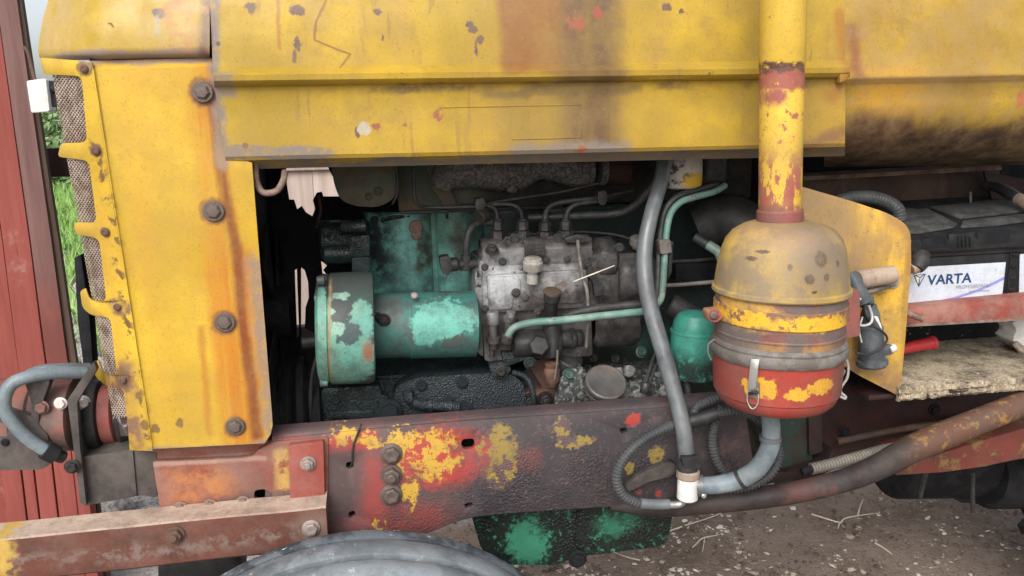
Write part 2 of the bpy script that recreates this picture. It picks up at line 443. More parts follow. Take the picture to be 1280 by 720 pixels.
def tank_custom(b, c):
    c = b.mix(b.mul(b.n(14, .50, .70, 8, .72), .5), c, (.25, .155, .05, 1))
    low = b.pbox(1000, 150, 1700, 400, 0.03, 16, 26, 14)
    c = b.mix(b.mul(b.ell(1110, 118, 46, 34, .02, .6, 12), .8), c, (.46, .24, .025, 1))
    c = b.mix(b.mul(b.seg([(1064, 40), (1066, 95)], 9, 0.02, .9, 8), .85), c, (.28, .10, .05, 1))
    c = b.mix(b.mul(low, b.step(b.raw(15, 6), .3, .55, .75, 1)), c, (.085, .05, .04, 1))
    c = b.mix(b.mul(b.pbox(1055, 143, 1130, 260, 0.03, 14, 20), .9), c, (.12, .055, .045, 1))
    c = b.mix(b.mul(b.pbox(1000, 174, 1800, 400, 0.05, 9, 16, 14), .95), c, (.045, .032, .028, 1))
    c = b.mix(b.mul(b.ell(1272, 124, 5, 10, .02), .9), c, (.5, .09, .05, 1))
    c = b.mix(b.mul(b.pbox(1062, 92, 1700, 101, .01, 2, 5), .6), c, (.25, .15, .07, 1))
    return c
M_TANK = worn('yellow_tank_paint', (.38, .24, .026, 1), alt=((.32, .195, .034, 1), 7, .45, .65), chips=[((.2, .11, .05, 1), 40, .70, .72)], film=((.32, .22, .1, 1), 14, .45),
              streak=((.36, .19, .05, 1), .35), rough=(.4, .65), bump=.15, custom=tank_custom)
def pipe_custom(b, c):
    Y = -.16
    big = b.n(22, .44, .48, 8, .7, st=(1, 1, .6))
    reg = b.mx(b.mul(b.pbox(940, 85, 1015, 112, Y, 3, 8, 60), b.n(60, .36, .40, 9, .72)), b.mul(b.pbox(940, 195, 1015, 296, Y, 22, 8), b.n(34, .46, .48, 9, .72, st=(1, 1, .45))))
    reg = b.mx(reg, b.mul(b.pbox(940, 110, 1015, 200, Y, 10, 8), b.n(60, .56, .575, 9, .74)))
    reg = b.mx(reg, b.mx(b.ell(975, 120, 12, 12, Y, .4, 10), b.ell(1000, 100, 16, 10, Y, .4, 8)))
    c = b.mix(reg, c, (.36, .105, .085, 1))
    c = b.mix(b.mul(b.pbox(940, 76, 1015, 90, Y, 2, 10, 50), b.n(50, .42, .5)), c, (.17, .075, .065, 1))
    c = b.mix(b.mul(b.pbox(940, 258, 1015, 300, Y, 4, 6), b.n(30, .35, .6)), c, (.25, .10, .08, 1))
    return c
M_PIPE = worn('intake_pipe_paint', (.57, .375, .05, 1), chips=[((.33, .10, .08, 1), 60, .665, .685)], film=((.4, .28, .1, 1), 12, .25), rough=(.32, .5), bump=.1, custom=pipe_custom)
M_COLLAR = worn('collar_paint', (.30, .105, .09, 1), alt=((.24, .12, .10, 1), 20, .4, .6), chips=[((.5, .33, .06, 1), 50, .68, .7)], rough=(.4, .6))
def dome_custom(b, c):
    Y = -.205
    c = b.mix(b.mul(b.mx(b.ell(900, 330, 26, 60, Y, .7, 12), b.ell(1015, 315, 36, 48, Y, .7, 14)), .8), c, (.17, .135, .12, 1))
    c = b.mix(b.mul(b.ell(985, 300, 40, 16, Y, .7, 10), .5), c, (.33, .20, .12, 1))
    k = b.ell(1003, 346, 6, 6, Y, .2, 2)
    for q in ((1024, 344, 4.5, 4.5), (1019, 322, 8, 10), (950, 327, 5, 3), (960, 317, 7, 2), (983, 333, 3, 4), (1007, 362, 4, 2), (1043, 328, 3, 4)): k = b.mx(k, b.ell(*q[:4], Y, .25, 3))
    c = b.mix(b.mul(k, .9), c, (.09, .055, .04, 1))
    return c, b.mul(b.n(12, .3, .6), .55)
M_DOME = worn('dome_paint', (.44, .29, .06, 1), alt=((.27, .20, .11, 1), 9, .44, .60), chips=[((.16, .09, .07, 1), 45, .69, .71)], film=((.26, .20, .14, 1), 9, .5), rough=(.45, .7), custom=dome_custom)
def canbody_custom(b, c):
    Y = -.21
    y = b.mx(b.ell(945, 398, 30, 22, Y, .3, 16), b.ell(1010, 404, 50, 10, Y, .3, 8)); y = b.mx(y, b.mul(b.ell(990, 438, 50, 10, Y, .6, 10), .5))
    c = b.mix(y, c, (.60, .34, .035, 1))
    c = b.mix(b.mul(b.pbox(880, 380, 1070, 460, Y, 10, 20), b.n(16, .42, .6)), c, (.17, .135, .125, 1))
    return c
M_CAN = worn('air_cleaner_body_paint', (.26, .085, .07, 1), alt=((.16, .12, .11, 1), 13, .44, .58), chips=[((.55, .32, .04, 1), 26, .66, .68)], film=((.22, .18, .16, 1), 18, .45), rough=(.5, .72), custom=canbody_custom)
def band_custom(b, c):
    return b.mix(b.mul(b.mx(b.ell(1010, 405, 56, 13, -.21, .25, 14), b.ell(945, 404, 22, 12, -.21, .3, 12)), b.n(40, .40, .44, 9, .72)), c, (.62, .36, .03, 1))
M_BAND = worn('clamp_band_paint', (.30, .16, .09, 1), alt=((.22, .12, .10, 1), 16, .42, .6), chips=[((.38, .08, .06, 1), 45, .62, .65)], rough=(.42, .6), custom=band_custom)
def bowl_custom(b, c):
    y = b.mx(b.mx(b.ell(955, 487, 18, 14, -.21, .1, 14), b.ell(1020, 480, 21, 10, -.21, .1, 12)), b.ell(990, 490, 14, 9, -.21, .1, 12))
    c = b.mix(y, c, (.58, .32, .03, 1))
    c = b.mix(b.mul(b.ell(1045, 480, 16, 40, -.19, .7, 10), .7), c, (.20, .10, .09, 1))
    return c
M_BOWL = worn('red_bowl_paint', (.40, .055, .040, 1), alt=((.28, .075, .06, 1), 12, .46, .62), chips=[((.55, .30, .05, 1), 40, .69, .71)], film=((.3, .14, .1, 1), 16, .3), rough=(.34, .55), custom=bowl_custom)
M_RIM = worn('rim_metal', (.20, .185, .17, 1), alt=((.15, .13, .11, 1), 30, .4, .6), chips=[((.3, .1, .06, 1), 60, .66, .7)], rough=(.5, .7))
def plate_custom(b, c):
    Y = .04
    c = b.mix(b.mul(b.seg([(1005, 245), (1046, 270), (1062, 330)], 34, Y, .8, 10), .85), c, (.22, .15, .10, 1))
    c = b.mix(b.mul(b.n(13, .50, .62, 9, .74), .5), c, (.36, .215, .06, 1))
    c = b.mix(b.mul(b.n(70, .60, .64, 6, .7), .7), c, (.22, .11, .045, 1))
    c = b.mix(b.mul(b.seg([(1060, 470), (1128, 498)], 24, Y, .8, 12), b.n(20, .3, .55)), c, (.27, .15, .10, 1))
    c = b.mix(b.mul(b.seg([(1110, 266), (1140, 300), (1138, 340)], 6, Y, .8, 6), .7), c, (.36, .17, .05, 1))
    c = b.mix(b.mul(b.pbox(1040, 250, 1100, 320, Y, 18, 16), b.n(35, .46, .6, st=(1, 1, .3))), c, (.36, .22, .06, 1))
    c = b.mix(b.mul(b.ell(1088, 440, 22, 26, Y, .6, 12), .7), c, (.25, .17, .12, 1))
    return c
M_PLATE = worn('bracket_plate_paint', (.60, .365, .045, 1), alt=((.43, .27, .075, 1), 9, .45, .65), chips=[((.28, .11, .04, 1), 40, .68, .7), ((.22, .1, .05, 1), 120, .73, .76)], film=((.32, .20, .09, 1), 22, .55), streak=((.34, .19, .05, 1), .55), rough=(.42, .62), custom=plate_custom)

def frame_custom(b, c):
    Y = .03
    fl = lambda s, lo, hi: b.n(s, lo, hi, 9, .72)
    red = b.mx(b.ell(552, 572, 64, 40, Y, .3, 26), b.pbox(330, 545, 470, 568, Y, 6, 12)); red = b.mx(red, b.mul(b.ell(470, 610, 26, 50, Y, .5, 14), .6)); red = b.mx(red, b.mul(b.ell(660, 575, 20, 18, Y, .4, 14), .5))
    red = b.mx(red, b.mx(b.ell(792, 525, 11, 9, Y, .2, 8), b.mx(b.ell(823, 617, 4, 4, Y, .2, 3), b.ell(798, 615, 4, 3, Y, .2, 3))))
    red = b.mx(red, b.mul(b.ell(495, 650, 60, 22, Y, .6, 16), .45))
    c = b.mix(b.mul(red, b.step(b.raw(26, 7), .3, .5, .35, 1)), c, (.44, .055, .042, 1))
    yl = b.mx(b.ell(470, 548, 60, 11, Y, .12, 18), b.ell(535, 570, 42, 34, Y, .12, 26)); yl = b.mx(yl, b.ell(512, 605, 12, 36, Y, .12, 16)); yl = b.mx(yl, b.ell(622, 570, 24, 44, Y, .12, 20))
    yl = b.mx(yl, b.mx(b.ell(703, 540, 11, 22, Y, .12, 14), b.ell(722, 552, 22, 8, Y, .12, 12))); yl = b.mx(yl, b.mx(b.ell(475, 655, 8, 10, Y, .12, 8), b.ell(425, 545, 24, 8, Y, .12, 10)))
    yl = b.mx(yl, b.mx(b.ell(820, 568, 10, 12, Y, .12, 8), b.ell(787, 585, 6, 9, Y, .12, 6)))
    yc = b.mix(b.mul(b.pbox(585, 480, 960, 700, Y, 20, 20), .85), (.46, .28, .035, 1), (.25, .185, .045, 1))
    c = b.mix(b.mul(yl, b.mul(fl(34, .475, .49), b.inv(b.mul(fl(110, .60, .63), .8)))), c, yc)
    c = b.mix(b.mul(b.ell(432, 600, 24, 45, Y, .5, 14), .8), c, (.13, .085, .08, 1))
    oil = b.mul(b.pbox(575, 500, 940, 690, Y, 34, 30, 10), fl(14, .34, .5))
    oil = b.mul(oil, b.inv(b.mul(b.mx(b.mx(yl, b.ell(792, 525, 11, 9, Y, .2, 8)), b.mul(red, .6)), .92)))
    c = b.mix(b.mul(oil, .92), c, (.062, .054, .062, 1))
    c = b.mix(b.mul(b.n(120, .58, .64, 5, .7), .5), c, (.16, .14, .14, 1))
    return c
def frame_mat():
    b = B('frame_rail_paint')
    c = b.mix(b.n(12, .35, .65), (.115, .082, .086, 1), (.16, .095, .09, 1))
    c = frame_custom(b, c)
    c = b.mix(b.mul(b.n(20, .5, .66, 8, .7), .5), c, (.10, .075, .07, 1))
    px = b.mul(b.pbox(600, 548, 950, 700, .03, 60, 40, 8), b.n(12, .36, .6)); m2 = b.mx(px, b.mul(b.pbox(470, 612, 720, 680, .03, 26, 30, 8), .6))
    pv = b.step(b.vor(230), .05, .8, 1, 0); pv2 = b.raw(160, 6, .7)
    h = b.math('ADD', pv, b.mul(pv2, .6))
    n = b.bump(b.mul(h, m2), .5, .0026)
    n = b.bump(b.raw(45, 6), .2, .002, n)
    r = b.step(b.mul(m2, b.n(20, .3, .6)), 0, 1, .6, .34)
    return b.done(c, r, 0, n)
M_FRAME = frame_mat()
def stub_custom(b, c):
    Y = .028
    c = b.mix(b.mul(b.ell(240, 605, 60, 22, Y, .5, 16), b.n(20, .35, .6)), c, (.44, .17, .05, 1))
    c = b.mix(b.mul(b.pbox(344, 560, 362, 612, Y, 5, 7), b.n(40, .35, .5)), c, (.44, .27, .07, 1))
    c = b.mix(b.mul(b.ell(325, 625, 55, 12, Y, .4, 8), .8), c, (.12, .09, .075, 1))
    c = b.mix(b.mul(b.seg([(192, 580), (330, 572)], 3, Y, .7, 3), .6), c, (.40, .28, .22, 1))
    c = b.mix(b.mul(b.ell(310, 600, 30, 24, Y, .7, 10), .5), c, (.20, .13, .12, 1))
    return c
M_STUB = worn('red_frame_end_paint', (.29, .072, .046, 1), alt=((.30, .11, .075, 1), 10, .42, .62), chips=[((.18, .09, .06, 1), 40, .67, .7)], film=((.26, .17, .14, 1), 12, .5), rough=(.5, .7), custom=stub_custom)
M_REDPL = worn('red_plate_paint', (.33, .075, .056, 1), alt=((.35, .09, .07, 1), 16, .42, .62), chips=[((.2, .09, .07, 1), 45, .66, .69)], film=((.28, .17, .14, 1), 16, .4), rough=(.5, .7))
def beam_custom(b, c):
    Y = -.03
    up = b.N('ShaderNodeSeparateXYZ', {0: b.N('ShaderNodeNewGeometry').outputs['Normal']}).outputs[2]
    c = b.mix(b.mul(b.step(up, .6, .9), b.step(b.raw(26, 7, .7), .3, .6, .45, .9)), c, (.48, .38, .30, 1))   # settled dust on the flat leaf, its pale tone also painting brighter top light
    c = b.mix(b.mul(b.seg([(0, 705), (180, 690), (400, 660)], 11, Y, .9, 14), b.n(40, .46, .58, 8, .74)), c, (.21, .15, .125, 1))
    c = b.mix(b.mul(b.ell(80, 655, 30, 6, Y, .6, 10), b.n(50, .45, .5)), c, (.55, .36, .05, 1))
    c = b.mix(b.mul(b.ell(2, 690, 14, 40, Y, .6, 12), b.n(40, .4, .5)), c, (.46, .30, .06, 1))
    c = b.mix(b.mul(b.pbox(375, 640, 415, 690, Y, 14, 8), .8), c, (.22, .14, .11, 1))
    return c
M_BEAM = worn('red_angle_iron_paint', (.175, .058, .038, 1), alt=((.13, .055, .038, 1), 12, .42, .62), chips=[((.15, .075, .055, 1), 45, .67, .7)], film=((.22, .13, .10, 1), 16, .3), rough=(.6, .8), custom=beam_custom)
M_RUSTY = worn('rusty_steel', (.14, .07, .05, 1), alt=((.20, .095, .06, 1), 18, .42, .6), film=((.25, .2, .17, 1), 20, .35), rough=(.6, .85), bump=.5)
M_RUSTLT = worn('rusty_dusty_steel', (.24, .14, .10, 1), alt=((.18, .10, .075, 1), 14, .42, .6), film=((.4, .33, .28, 1), 16, .4), rough=(.6, .85), bump=.4)
M_BOLT = worn('weathered_bolt', (.19, .165, .15, 1), alt=((.16, .085, .06, 1), 60, .45, .6), rough=(.42, .65), metal=.35, bump=.3)
M_BOLTD = worn('oily_bolt', (.05, .048, .047, 1), alt=((.09, .075, .065, 1), 60, .5, .65), rough=(.35, .6), metal=.3, bump=.4)
M_BOLTL = worn('pale_bolt', (.36, .30, .27, 1), alt=((.22, .15, .12, 1), 60, .48, .6), rough=(.4, .6), metal=.3, bump=.3)
M_STEEL = worn('bright_steel', (.55, .54, .52, 1), alt=((.4, .38, .36, 1), 40, .45, .65), rough=(.3, .5), metal=.8, bump=.2)
M_WIRE = worn('pale_wire', (.42, .41, .39, 1), rough=(.4, .6), metal=.2, bump=.1)
def block_custom(b, c):
    Y = .36
    c = b.mix(b.mul(b.pbox(440, 190, 612, 268, Y, 18, 16), b.step(b.raw(18, 6), .35, .6, .3, .8)), c, (.075, .10, .072, 1))
    c = b.mix(b.mul(b.pbox(450, 258, 490, 350, Y, 14, 16), b.n(40, .42, .56)), c, (.022, .04, .045, 1))
    c = b.mix(b.mul(b.ell(528, 310, 16, 50, Y, .6, 10), b.n(22, .4, .6)), c, (.10, .095, .06, 1))
    c = b.mix(b.mul(b.ell(570, 290, 30, 22, Y, .7, 14), .5), c, (.11, .17, .085, 1))
    c = b.mix(b.mul(b.ell(573, 310, 6, 34, Y, .6, 8), .8), c, (.12, .075, .05, 1))
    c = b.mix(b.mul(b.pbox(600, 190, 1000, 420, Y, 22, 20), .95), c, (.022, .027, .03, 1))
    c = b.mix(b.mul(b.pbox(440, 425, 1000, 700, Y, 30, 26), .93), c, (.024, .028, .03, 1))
    return c
M_BLOCK = worn('teal_engine_paint', (.14, .37, .325, 1), alt=((.10, .25, .225, 1), 9, .42, .62), chips=[((.06, .055, .045, 1), 38, .66, .69), ((.13, .30, .25, 1), 60, .67, .7)], film=((.04, .062, .057, 1), 18, .75),
                streak=((.05, .09, .08, 1), .5), rough=(.35, .6), bump=.35, custom=block_custom)
def gen_custom(b, c):
    Y = .16
    pale = b.mx(b.ell(553, 398, 40, 22, Y, .1, 18), b.ell(532, 408, 18, 22, Y, .1, 10))
    c = b.mix(pale, c, (.12, .36, .295, 1))
    return c
M_GEN = worn('teal_generator_paint', (.10, .135, .125, 1), alt=((.055, .20, .175, 1), 14, .44, .50), chips=[((.17, .055, .05, 1), 32, .69, .72), ((.04, .05, .05, 1), 60, .68, .7)], film=((.075, .08, .076, 1), 20, .6), rough=(.4, .65), bump=.25, custom=gen_custom)
def drum_custom(b, c):
    Y = .12
    pale = b.mx(b.ell(425, 440, 46, 44, Y, .1, 20), b.mx(b.ell(452, 396, 14, 26, Y, .1, 8), b.ell(404, 392, 12, 34, Y, .1, 12)))
    c = b.mix(pale, c, (.125, .33, .265, 1))
    c = b.mix(b.mul(pale, b.n(26, .45, .6)), c, (.15, .31, .235, 1))
    ch = b.mx(b.ell(423, 402, 9, 8, Y, .1, 8), b.mx(b.ell(426, 367, 11, 4, Y, .1, 6), b.ell(413, 384, 6, 4, Y, .1, 6)))
    c = b.mix(ch, c, (.22, .37, .29, 1))
    c = b.mix(b.mul(b.ell(436, 408, 16, 13, Y, .1, 10), b.inv(ch)), c, (.075, .12, .125, 1))
    c = b.mix(b.mul(b.seg([(413, 352), (414, 480)], 1.8, Y, .6, 2), .85), c, (.34, .22, .10, 1))
    c = b.mix(b.mul(b.ell(460, 430, 7, 14, Y, .6, 5), .85), c, (.34, .12, .07, 1))
    c = b.mix(b.mul(b.seg([(400, 483), (466, 481)], 7, Y, .9, 5), .7), c, (.10, .13, .12, 1))
    return c
M_DRUM = worn('teal_drum_paint', (.075, .088, .083, 1), alt=((.06, .11, .095, 1), 12, .5, .62), chips=[((.06, .075, .07, 1), 50, .68, .7)], film=((.085, .092, .084, 1), 20, .55), rough=(.4, .62), bump=.2, custom=drum_custom)
M_CRUST = worn('oil_caked_casting', (.030, .040, .047, 1), alt=((.05, .064, .074, 1), 12, .45, .6), film=((.085, .09, .088, 1), 34, .45), rough=(.24, .5), bump=.5, pebble=(260, .55, .3, .5, (.034, .045, .053, 1)))
M_CRUSTT = worn('oil_caked_teal_casting', (.022, .045, .046, 1), alt=((.03, .085, .078, 1), 14, .52, .66), film=((.10, .125, .12, 1), 40, .4), rough=(.24, .5), bump=.5, pebble=(300, .45, .42, .6, (.022, .03, .032, 1)))
M_FROST = worn('crusted_pale_casting', (.03, .034, .034, 1), alt=((.22, .225, .22, 1), 110, .5, .6), film=((.13, .135, .13, 1), 40, .5), chips=[((.02, .10, .08, 1), 40, .62, .66)], rough=(.6, .85), bump=.8, pebble=(240, .7, .56, .7, (.02, .022, .023, 1)))
M_MANI = worn('manifold_cast_iron', (.11, .10, .098, 1), alt=((.06, .054, .052, 1), 16, .42, .6), film=((.30, .29, .28, 1), 150, .5), rough=(.7, .9), bump=1.0)
M_MANIR = worn('manifold_rusty_end', (.085, .04, .03, 1), alt=((.06, .035, .03, 1), 20, .42, .6), rough=(.7, .9), bump=.5)
def alu_custom(b, c):
    Y = .17
    c = b.mix(b.mul(b.ell(628, 360, 32, 34, Y, .5, 12), b.n(16, .3, .5)), c, (.42, .43, .44, 1))
    c = b.mix(b.mul(b.ell(705, 352, 30, 22, Y, .5, 14), b.n(26, .36, .55)), c, (.30, .30, .295, 1))
    c = b.mix(b.mul(b.ell(690, 395, 60, 26, Y, .6, 16), .6), c, (.085, .078, .075, 1))
    return c
M_ALU = worn('dirty_aluminium', (.19, .178, .175, 1), alt=((.085, .078, .077, 1), 14, .42, .58), chips=[((.05, .045, .045, 1), 50, .62, .66)], film=((.06, .052, .05, 1), 20, .6), rough=(.35, .6), metal=.25, bump=.45, custom=alu_custom)
M_ALUD = worn('grimy_aluminium', (.085, .078, .077, 1), alt=((.05, .046, .046, 1), 16, .42, .6), film=((.17, .16, .155, 1), 36, .45), rough=(.4, .65), metal=.2, bump=.5, pebble=(320, .4, .5, .7, (.045, .04, .04, 1)))
M_DARK = worn('grimy_dark_metal', (.045, .044, .045, 1), alt=((.028, .028, .029, 1), 16, .42, .6), film=((.10, .095, .09, 1), 28, .45), rough=(.4, .65), bump=.4)
M_BLACK = worn('sooty_black_and_shade', (.022, .022, .026, 1), alt=((.04, .04, .044, 1), 16, .42, .6), rough=(.75, .9), bump=.3, spec=.15)  # sooty metal, and black sheets that stand in for shade
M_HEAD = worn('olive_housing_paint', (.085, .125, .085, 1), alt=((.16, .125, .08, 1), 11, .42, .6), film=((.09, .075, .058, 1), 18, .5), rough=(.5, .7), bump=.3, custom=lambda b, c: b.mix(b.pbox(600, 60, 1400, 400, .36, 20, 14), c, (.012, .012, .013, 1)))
M_RHOSE = worn('grey_rubber_hose', (.15, .168, .182, 1), alt=((.11, .124, .136, 1), 16, .42, .6), chips=[((.05, .05, .05, 1), 45, .66, .69)], film=((.20, .19, .175, 1), 22, .4), rough=(.30, .55), bump=.3, spec=.55)
M_RHOSEL = worn('pale_grey_hose', (.19, .245, .275, 1), alt=((.14, .182, .205, 1), 14, .42, .6), film=((.28, .28, .27, 1), 24, .35), rough=(.36, .55), bump=.15)
M_BHOSE = worn('black_rubber_hose', (.035, .036, .038, 1), film=((.10, .095, .09, 1), 26, .45), rough=(.42, .62), bump=.25)
M_COND = worn('corrugated_conduit', (.085, .09, .098, 1), film=((.17, .165, .155, 1), 12, .25), rough=(.4, .6), bump=.15)
M_CONDL = worn('dusty_corrugated_hose', (.20, .185, .16, 1), film=((.30, .27, .22, 1), 26, .45), rough=(.5, .7), bump=.15)
M_TPIPE = worn('teal_pipe_paint', (.12, .255, .22, 1), alt=((.19, .29, .24, 1), 26, .45, .6), chips=[((.17, .11, .075, 1), 50, .6, .64)], film=((.16, .17, .15, 1), 18, .45), rough=(.4, .6))
M_GPIPE = worn('grimy_line', (.075, .08, .08, 1), alt=((.11, .115, .11, 1), 24, .45, .6), film=((.04, .04, .04, 1), 30, .4), rough=(.4, .6), metal=.2)
M_OPAN = worn('green_oil_pan', (.055, .27, .165, 1), rough=(.38, .55), bump=.2,
              custom=lambda b, c: b.mix(b.mul(b.inv(b.mx(b.ell(660, 678, 27, 31, .12, .25, 26), b.mul(b.ell(775, 655, 30, 16, .12, .6, 22), .6))), b.step(b.raw(85, 9, .72), .40, .43)), c, (.022, .032, .028, 1)),
              pebble=(170, .8, .46, .62, (.022, .028, .025, 1)))
M_FILT = worn('green_filter_paint', (.055, .31, .24, 1), alt=((.045, .25, .19, 1), 12, .45, .62), film=((.06, .13, .105, 1), 14, .4), rough=(.3, .5), bump=.1,
              custom=lambda b, c: b.mix(b.mul(b.pbox(820, 440, 905, 480, .12, 14, 18), b.n(36, .4, .48, 8, .7)), c, (.02, .035, .03, 1)))
M_FUEL = worn('fuel_filter_paint', (.42, .40, .36, 1), alt=((.10, .09, .08, 1), 55, .5, .58), rough=(.4, .6), custom=lambda b, c: b.mix(b.ell(856, 224, 17, 10, .2, .4, 10), c, (.56, .34, .03, 1)))
M_TYRE = worn('weathered_tyre_rubber', (.14, .16, .178, 1), alt=((.22, .245, .265, 1), 16, .44, .60), chips=[((.45, .47, .48, 1), 70, .64, .67), ((.4, .41, .41, 1), 16, .655, .69)], film=((.20, .225, .24, 1), 11, .5), rough=(.55, .8), bump=.5, bsc=110)
M_TYREK = worn('scuffed_dark_rubber', (.07, .083, .098, 1), alt=((.14, .16, .18, 1), 18, .45, .58), chips=[((.36, .38, .39, 1), 60, .62, .65)], rough=(.5, .75), bump=.5)
M_TYRED = worn('dark_tyre_rubber', (.012, .012, .013, 1), film=((.035, .03, .028, 1), 12, .5), rough=(.7, .9), bump=.4)
M_PUMPR = worn('red_pump_paint', (.30, .10, .075, 1), alt=((.16, .105, .095, 1), 11, .42, .56), chips=[((.50, .09, .06, 1), 30, .63, .66), ((.45, .38, .34, 1), 40, .68, .7)], film=((.24, .18, .155, 1), 12, .5), rough=(.5, .72))
M_PUMPD = worn('dark_pump_paint', (.105, .085, .08, 1), alt=((.075, .066, .064, 1), 12, .42, .6), chips=[((.30, .07, .05, 1), 32, .68, .7)], film=((.2, .17, .15, 1), 16, .4), rough=(.5, .72))
M_DPLATE = worn('dark_dusty_steel', (.075, .065, .060, 1), alt=((.10, .085, .075, 1), 12, .42, .6), film=((.19, .165, .145, 1), 14, .35), rough=(.55, .75), bump=.3)
M_REDD = worn('dark_red_casting', (.075, .022, .020, 1), alt=((.035, .02, .018, 1), 9, .42, .58), film=((.05, .04, .035, 1), 16, .6), rough=(.5, .75), bump=.4)
M_MIX = worn('green_brown_casting', (.065, .05, .035, 1), alt=((.035, .075, .06, 1), 16, .46, .56), chips=[((.22, .055, .03, 1), 22, .63, .68)], film=((.05, .04, .035, 1), 20, .5), rough=(.5, .75), bump=.4)
M_BENT = worn('bent_bar_paint', (.045, .038, .037, 1), alt=((.075, .052, .047, 1), 10, .42, .6), film=((.12, .105, .095, 1), 16, .35), rough=(.5, .72), bump=.25,
              custom=lambda b, c: b.mix(b.pbox(1145, 440, 1500, 620, 0, 30, 26, 14), b.mix(b.mul(b.pbox(970, 560, 1060, 640, 0, 24, 20), b.mul(b.n(20, .45, .6), .6)), c, (.20, .07, .06, 1)), b.mix(b.n(40, .54, .60, 9, .74), (.17, .08, .05, 1), (.30, .165, .05, 1))))
M_AXLE = worn('red_axle_paint', (.24, .055, .04, 1), alt=((.16, .06, .045, 1), 11, .45, .6), chips=[((.26, .16, .05, 1), 18, .52, .60), ((.10, .05, .04, 1), 40, .62, .66)], film=((.14, .09, .07, 1), 16, .5), rough=(.5, .72))
M_TRAYB = worn('brown_tray_paint', (.095, .055, .042, 1), alt=((.15, .085, .06, 1), 9, .45, .6), film=((.10, .085, .075, 1), 18, .5), rough=(.6, .8), streak=((.05, .035, .03, 1), .5))
M_REDB = worn('red_tray_rail_paint', (.36, .075, .055, 1), alt=((.26, .10, .08, 1), 10, .42, .6), chips=[((.17, .085, .06, 1), 40, .64, .67)], film=((.33, .22, .18, 1), 12, .55), rough=(.55, .75))
M_LEDGE = worn('dusty_brown_ledge', (.22, .14, .11, 1), alt=((.15, .09, .07, 1), 14, .42, .6), film=((.34, .27, .22, 1), 18, .5), rough=(.65, .85))
M_BAT = worn('battery_black_plastic', (.016, .017, .020, 1), film=((.07, .068, .064, 1), 24, .35), rough=(.4, .6), bump=.1)
M_BATTOP = worn('dusty_battery_lid', (.06, .062, .062, 1), film=((.16, .155, .145, 1), 22, .6), rough=(.6, .8), bump=.2)
M_LABEL = worn('white_label_film', (.47, .51, .58, 1), film=((.36, .35, .33, 1), 26, .45), rough=(.3, .45), bump=.03, vary=.05)
M_BLUE = worn('blue_print', (.022, .075, .20, 1), rough=(.35, .5), bump=0, vary=.05)
M_SWOOSH = worn('violet_print', (.20, .22, .50, 1), rough=(.35, .5), bump=0, vary=.05)
M_GREYPR = worn('grey_print', (.22, .23, .27, 1), rough=(.35, .5), bump=0, vary=.05)
M_PALEPR = worn('pale_gold_print', (.62, .58, .36, 1), rough=(.35, .5), bump=0, vary=.05)
M_WHITE = worn('white_plastic', (.62, .61, .58, 1), film=((.35, .30, .25, 1), 16, .35), rough=(.4, .55), bump=.1)
M_PINK = worn('off_white_fitting', (.60, .54, .50, 1), film=((.38, .30, .25, 1), 16, .35), rough=(.4, .55), bump=.1)
M_REDH = worn('red_handle_plastic', (.50, .03, .035, 1), film=((.35, .08, .07, 1), 16, .3), rough=(.35, .5), bump=.05)
M_TAN = worn('tan_socket', (.33, .25, .19, 1), alt=((.24, .18, .14, 1), 16, .42, .6), film=((.42, .36, .3, 1), 24, .35), rough=(.5, .7))
M_PLUG = worn('grey_plug_plastic', (.085, .10, .115, 1), film=((.2, .21, .21, 1), 24, .4), rough=(.4, .6))
M_SLEEVE = worn('pale_sleeve', (.24, .25, .25, 1), film=((.34, .33, .31, 1), 24, .4), rough=(.45, .65))
M_CORE = worn('radiator_fins', (.10, .07, .066, 1), alt=((.30, .27, .25, 1), 30, .52, .62), streak=((.04, .03, .03, 1), .9), rough=(.6, .8))
M_MESH = worn('grille_wire', (.40, .32, .26, 1), alt=((.27, .19, .14, 1), 40, .45, .6), rough=(.5, .7))
M_SHAFT = worn('brass_brown_sheet', (.13, .09, .06, 1), rough=(.5, .7))

def wood_mat(name, base, alt, grain=(.05, 1, 1), crack=(.05, .03, .025, 1), patch=None, rough=.8, sc=30, custom=None):
    b = B(name)
    g = b.raw(sc, 7, .65, st=(1, 1, .06), dist=.4)
    c = b.mix(b.step(g, .3, .7), base, alt)
    if patch: c = b.mix(b.n(patch[1], patch[2], patch[3], 7, .7), c, patch[0])
    k = b.n(sc*1.6, .66, .72, 6, .6, st=(1, 1, .04)); c = b.mix(b.mul(k, .8), c, crack)
    if custom: c = custom(b, c)
    return b.done(c, rough, 0, b.bump(g, .5, .004), .3)
M_SRED = wood_mat('red_painted_board', (.27, .062, .048, 1), (.33, .085, .066, 1), patch=((.36, .20, .175, 1), 5, .58, .75))
def post_c(b, c):
    return b.mix(b.box(-9, 9, -1, 1.0, .25, .1, 4), c, b.mix(b.n(8, .4, .6), (.27, .065, .05, 1), (.21, .06, .048, 1)))
M_SPOST = wood_mat('brown_weathered_board', (.17, .085, .075, 1), (.225, .125, .11, 1), custom=post_c)
M_STRIM = wood_mat('dark_trim_board', (.10, .062, .045, 1), (.15, .10, .07, 1), patch=((.07, .065, .03, 1), 6, .5, .7))
M_RAIL = wood_mat('dark_rail_board', (.06, .035, .03, 1), (.09, .055, .045, 1))
M_PALE = wood_mat('pale_bare_board', (.36, .27, .22, 1), (.52, .43, .38, 1), crack=(.18, .10, .07, 1), sc=14)
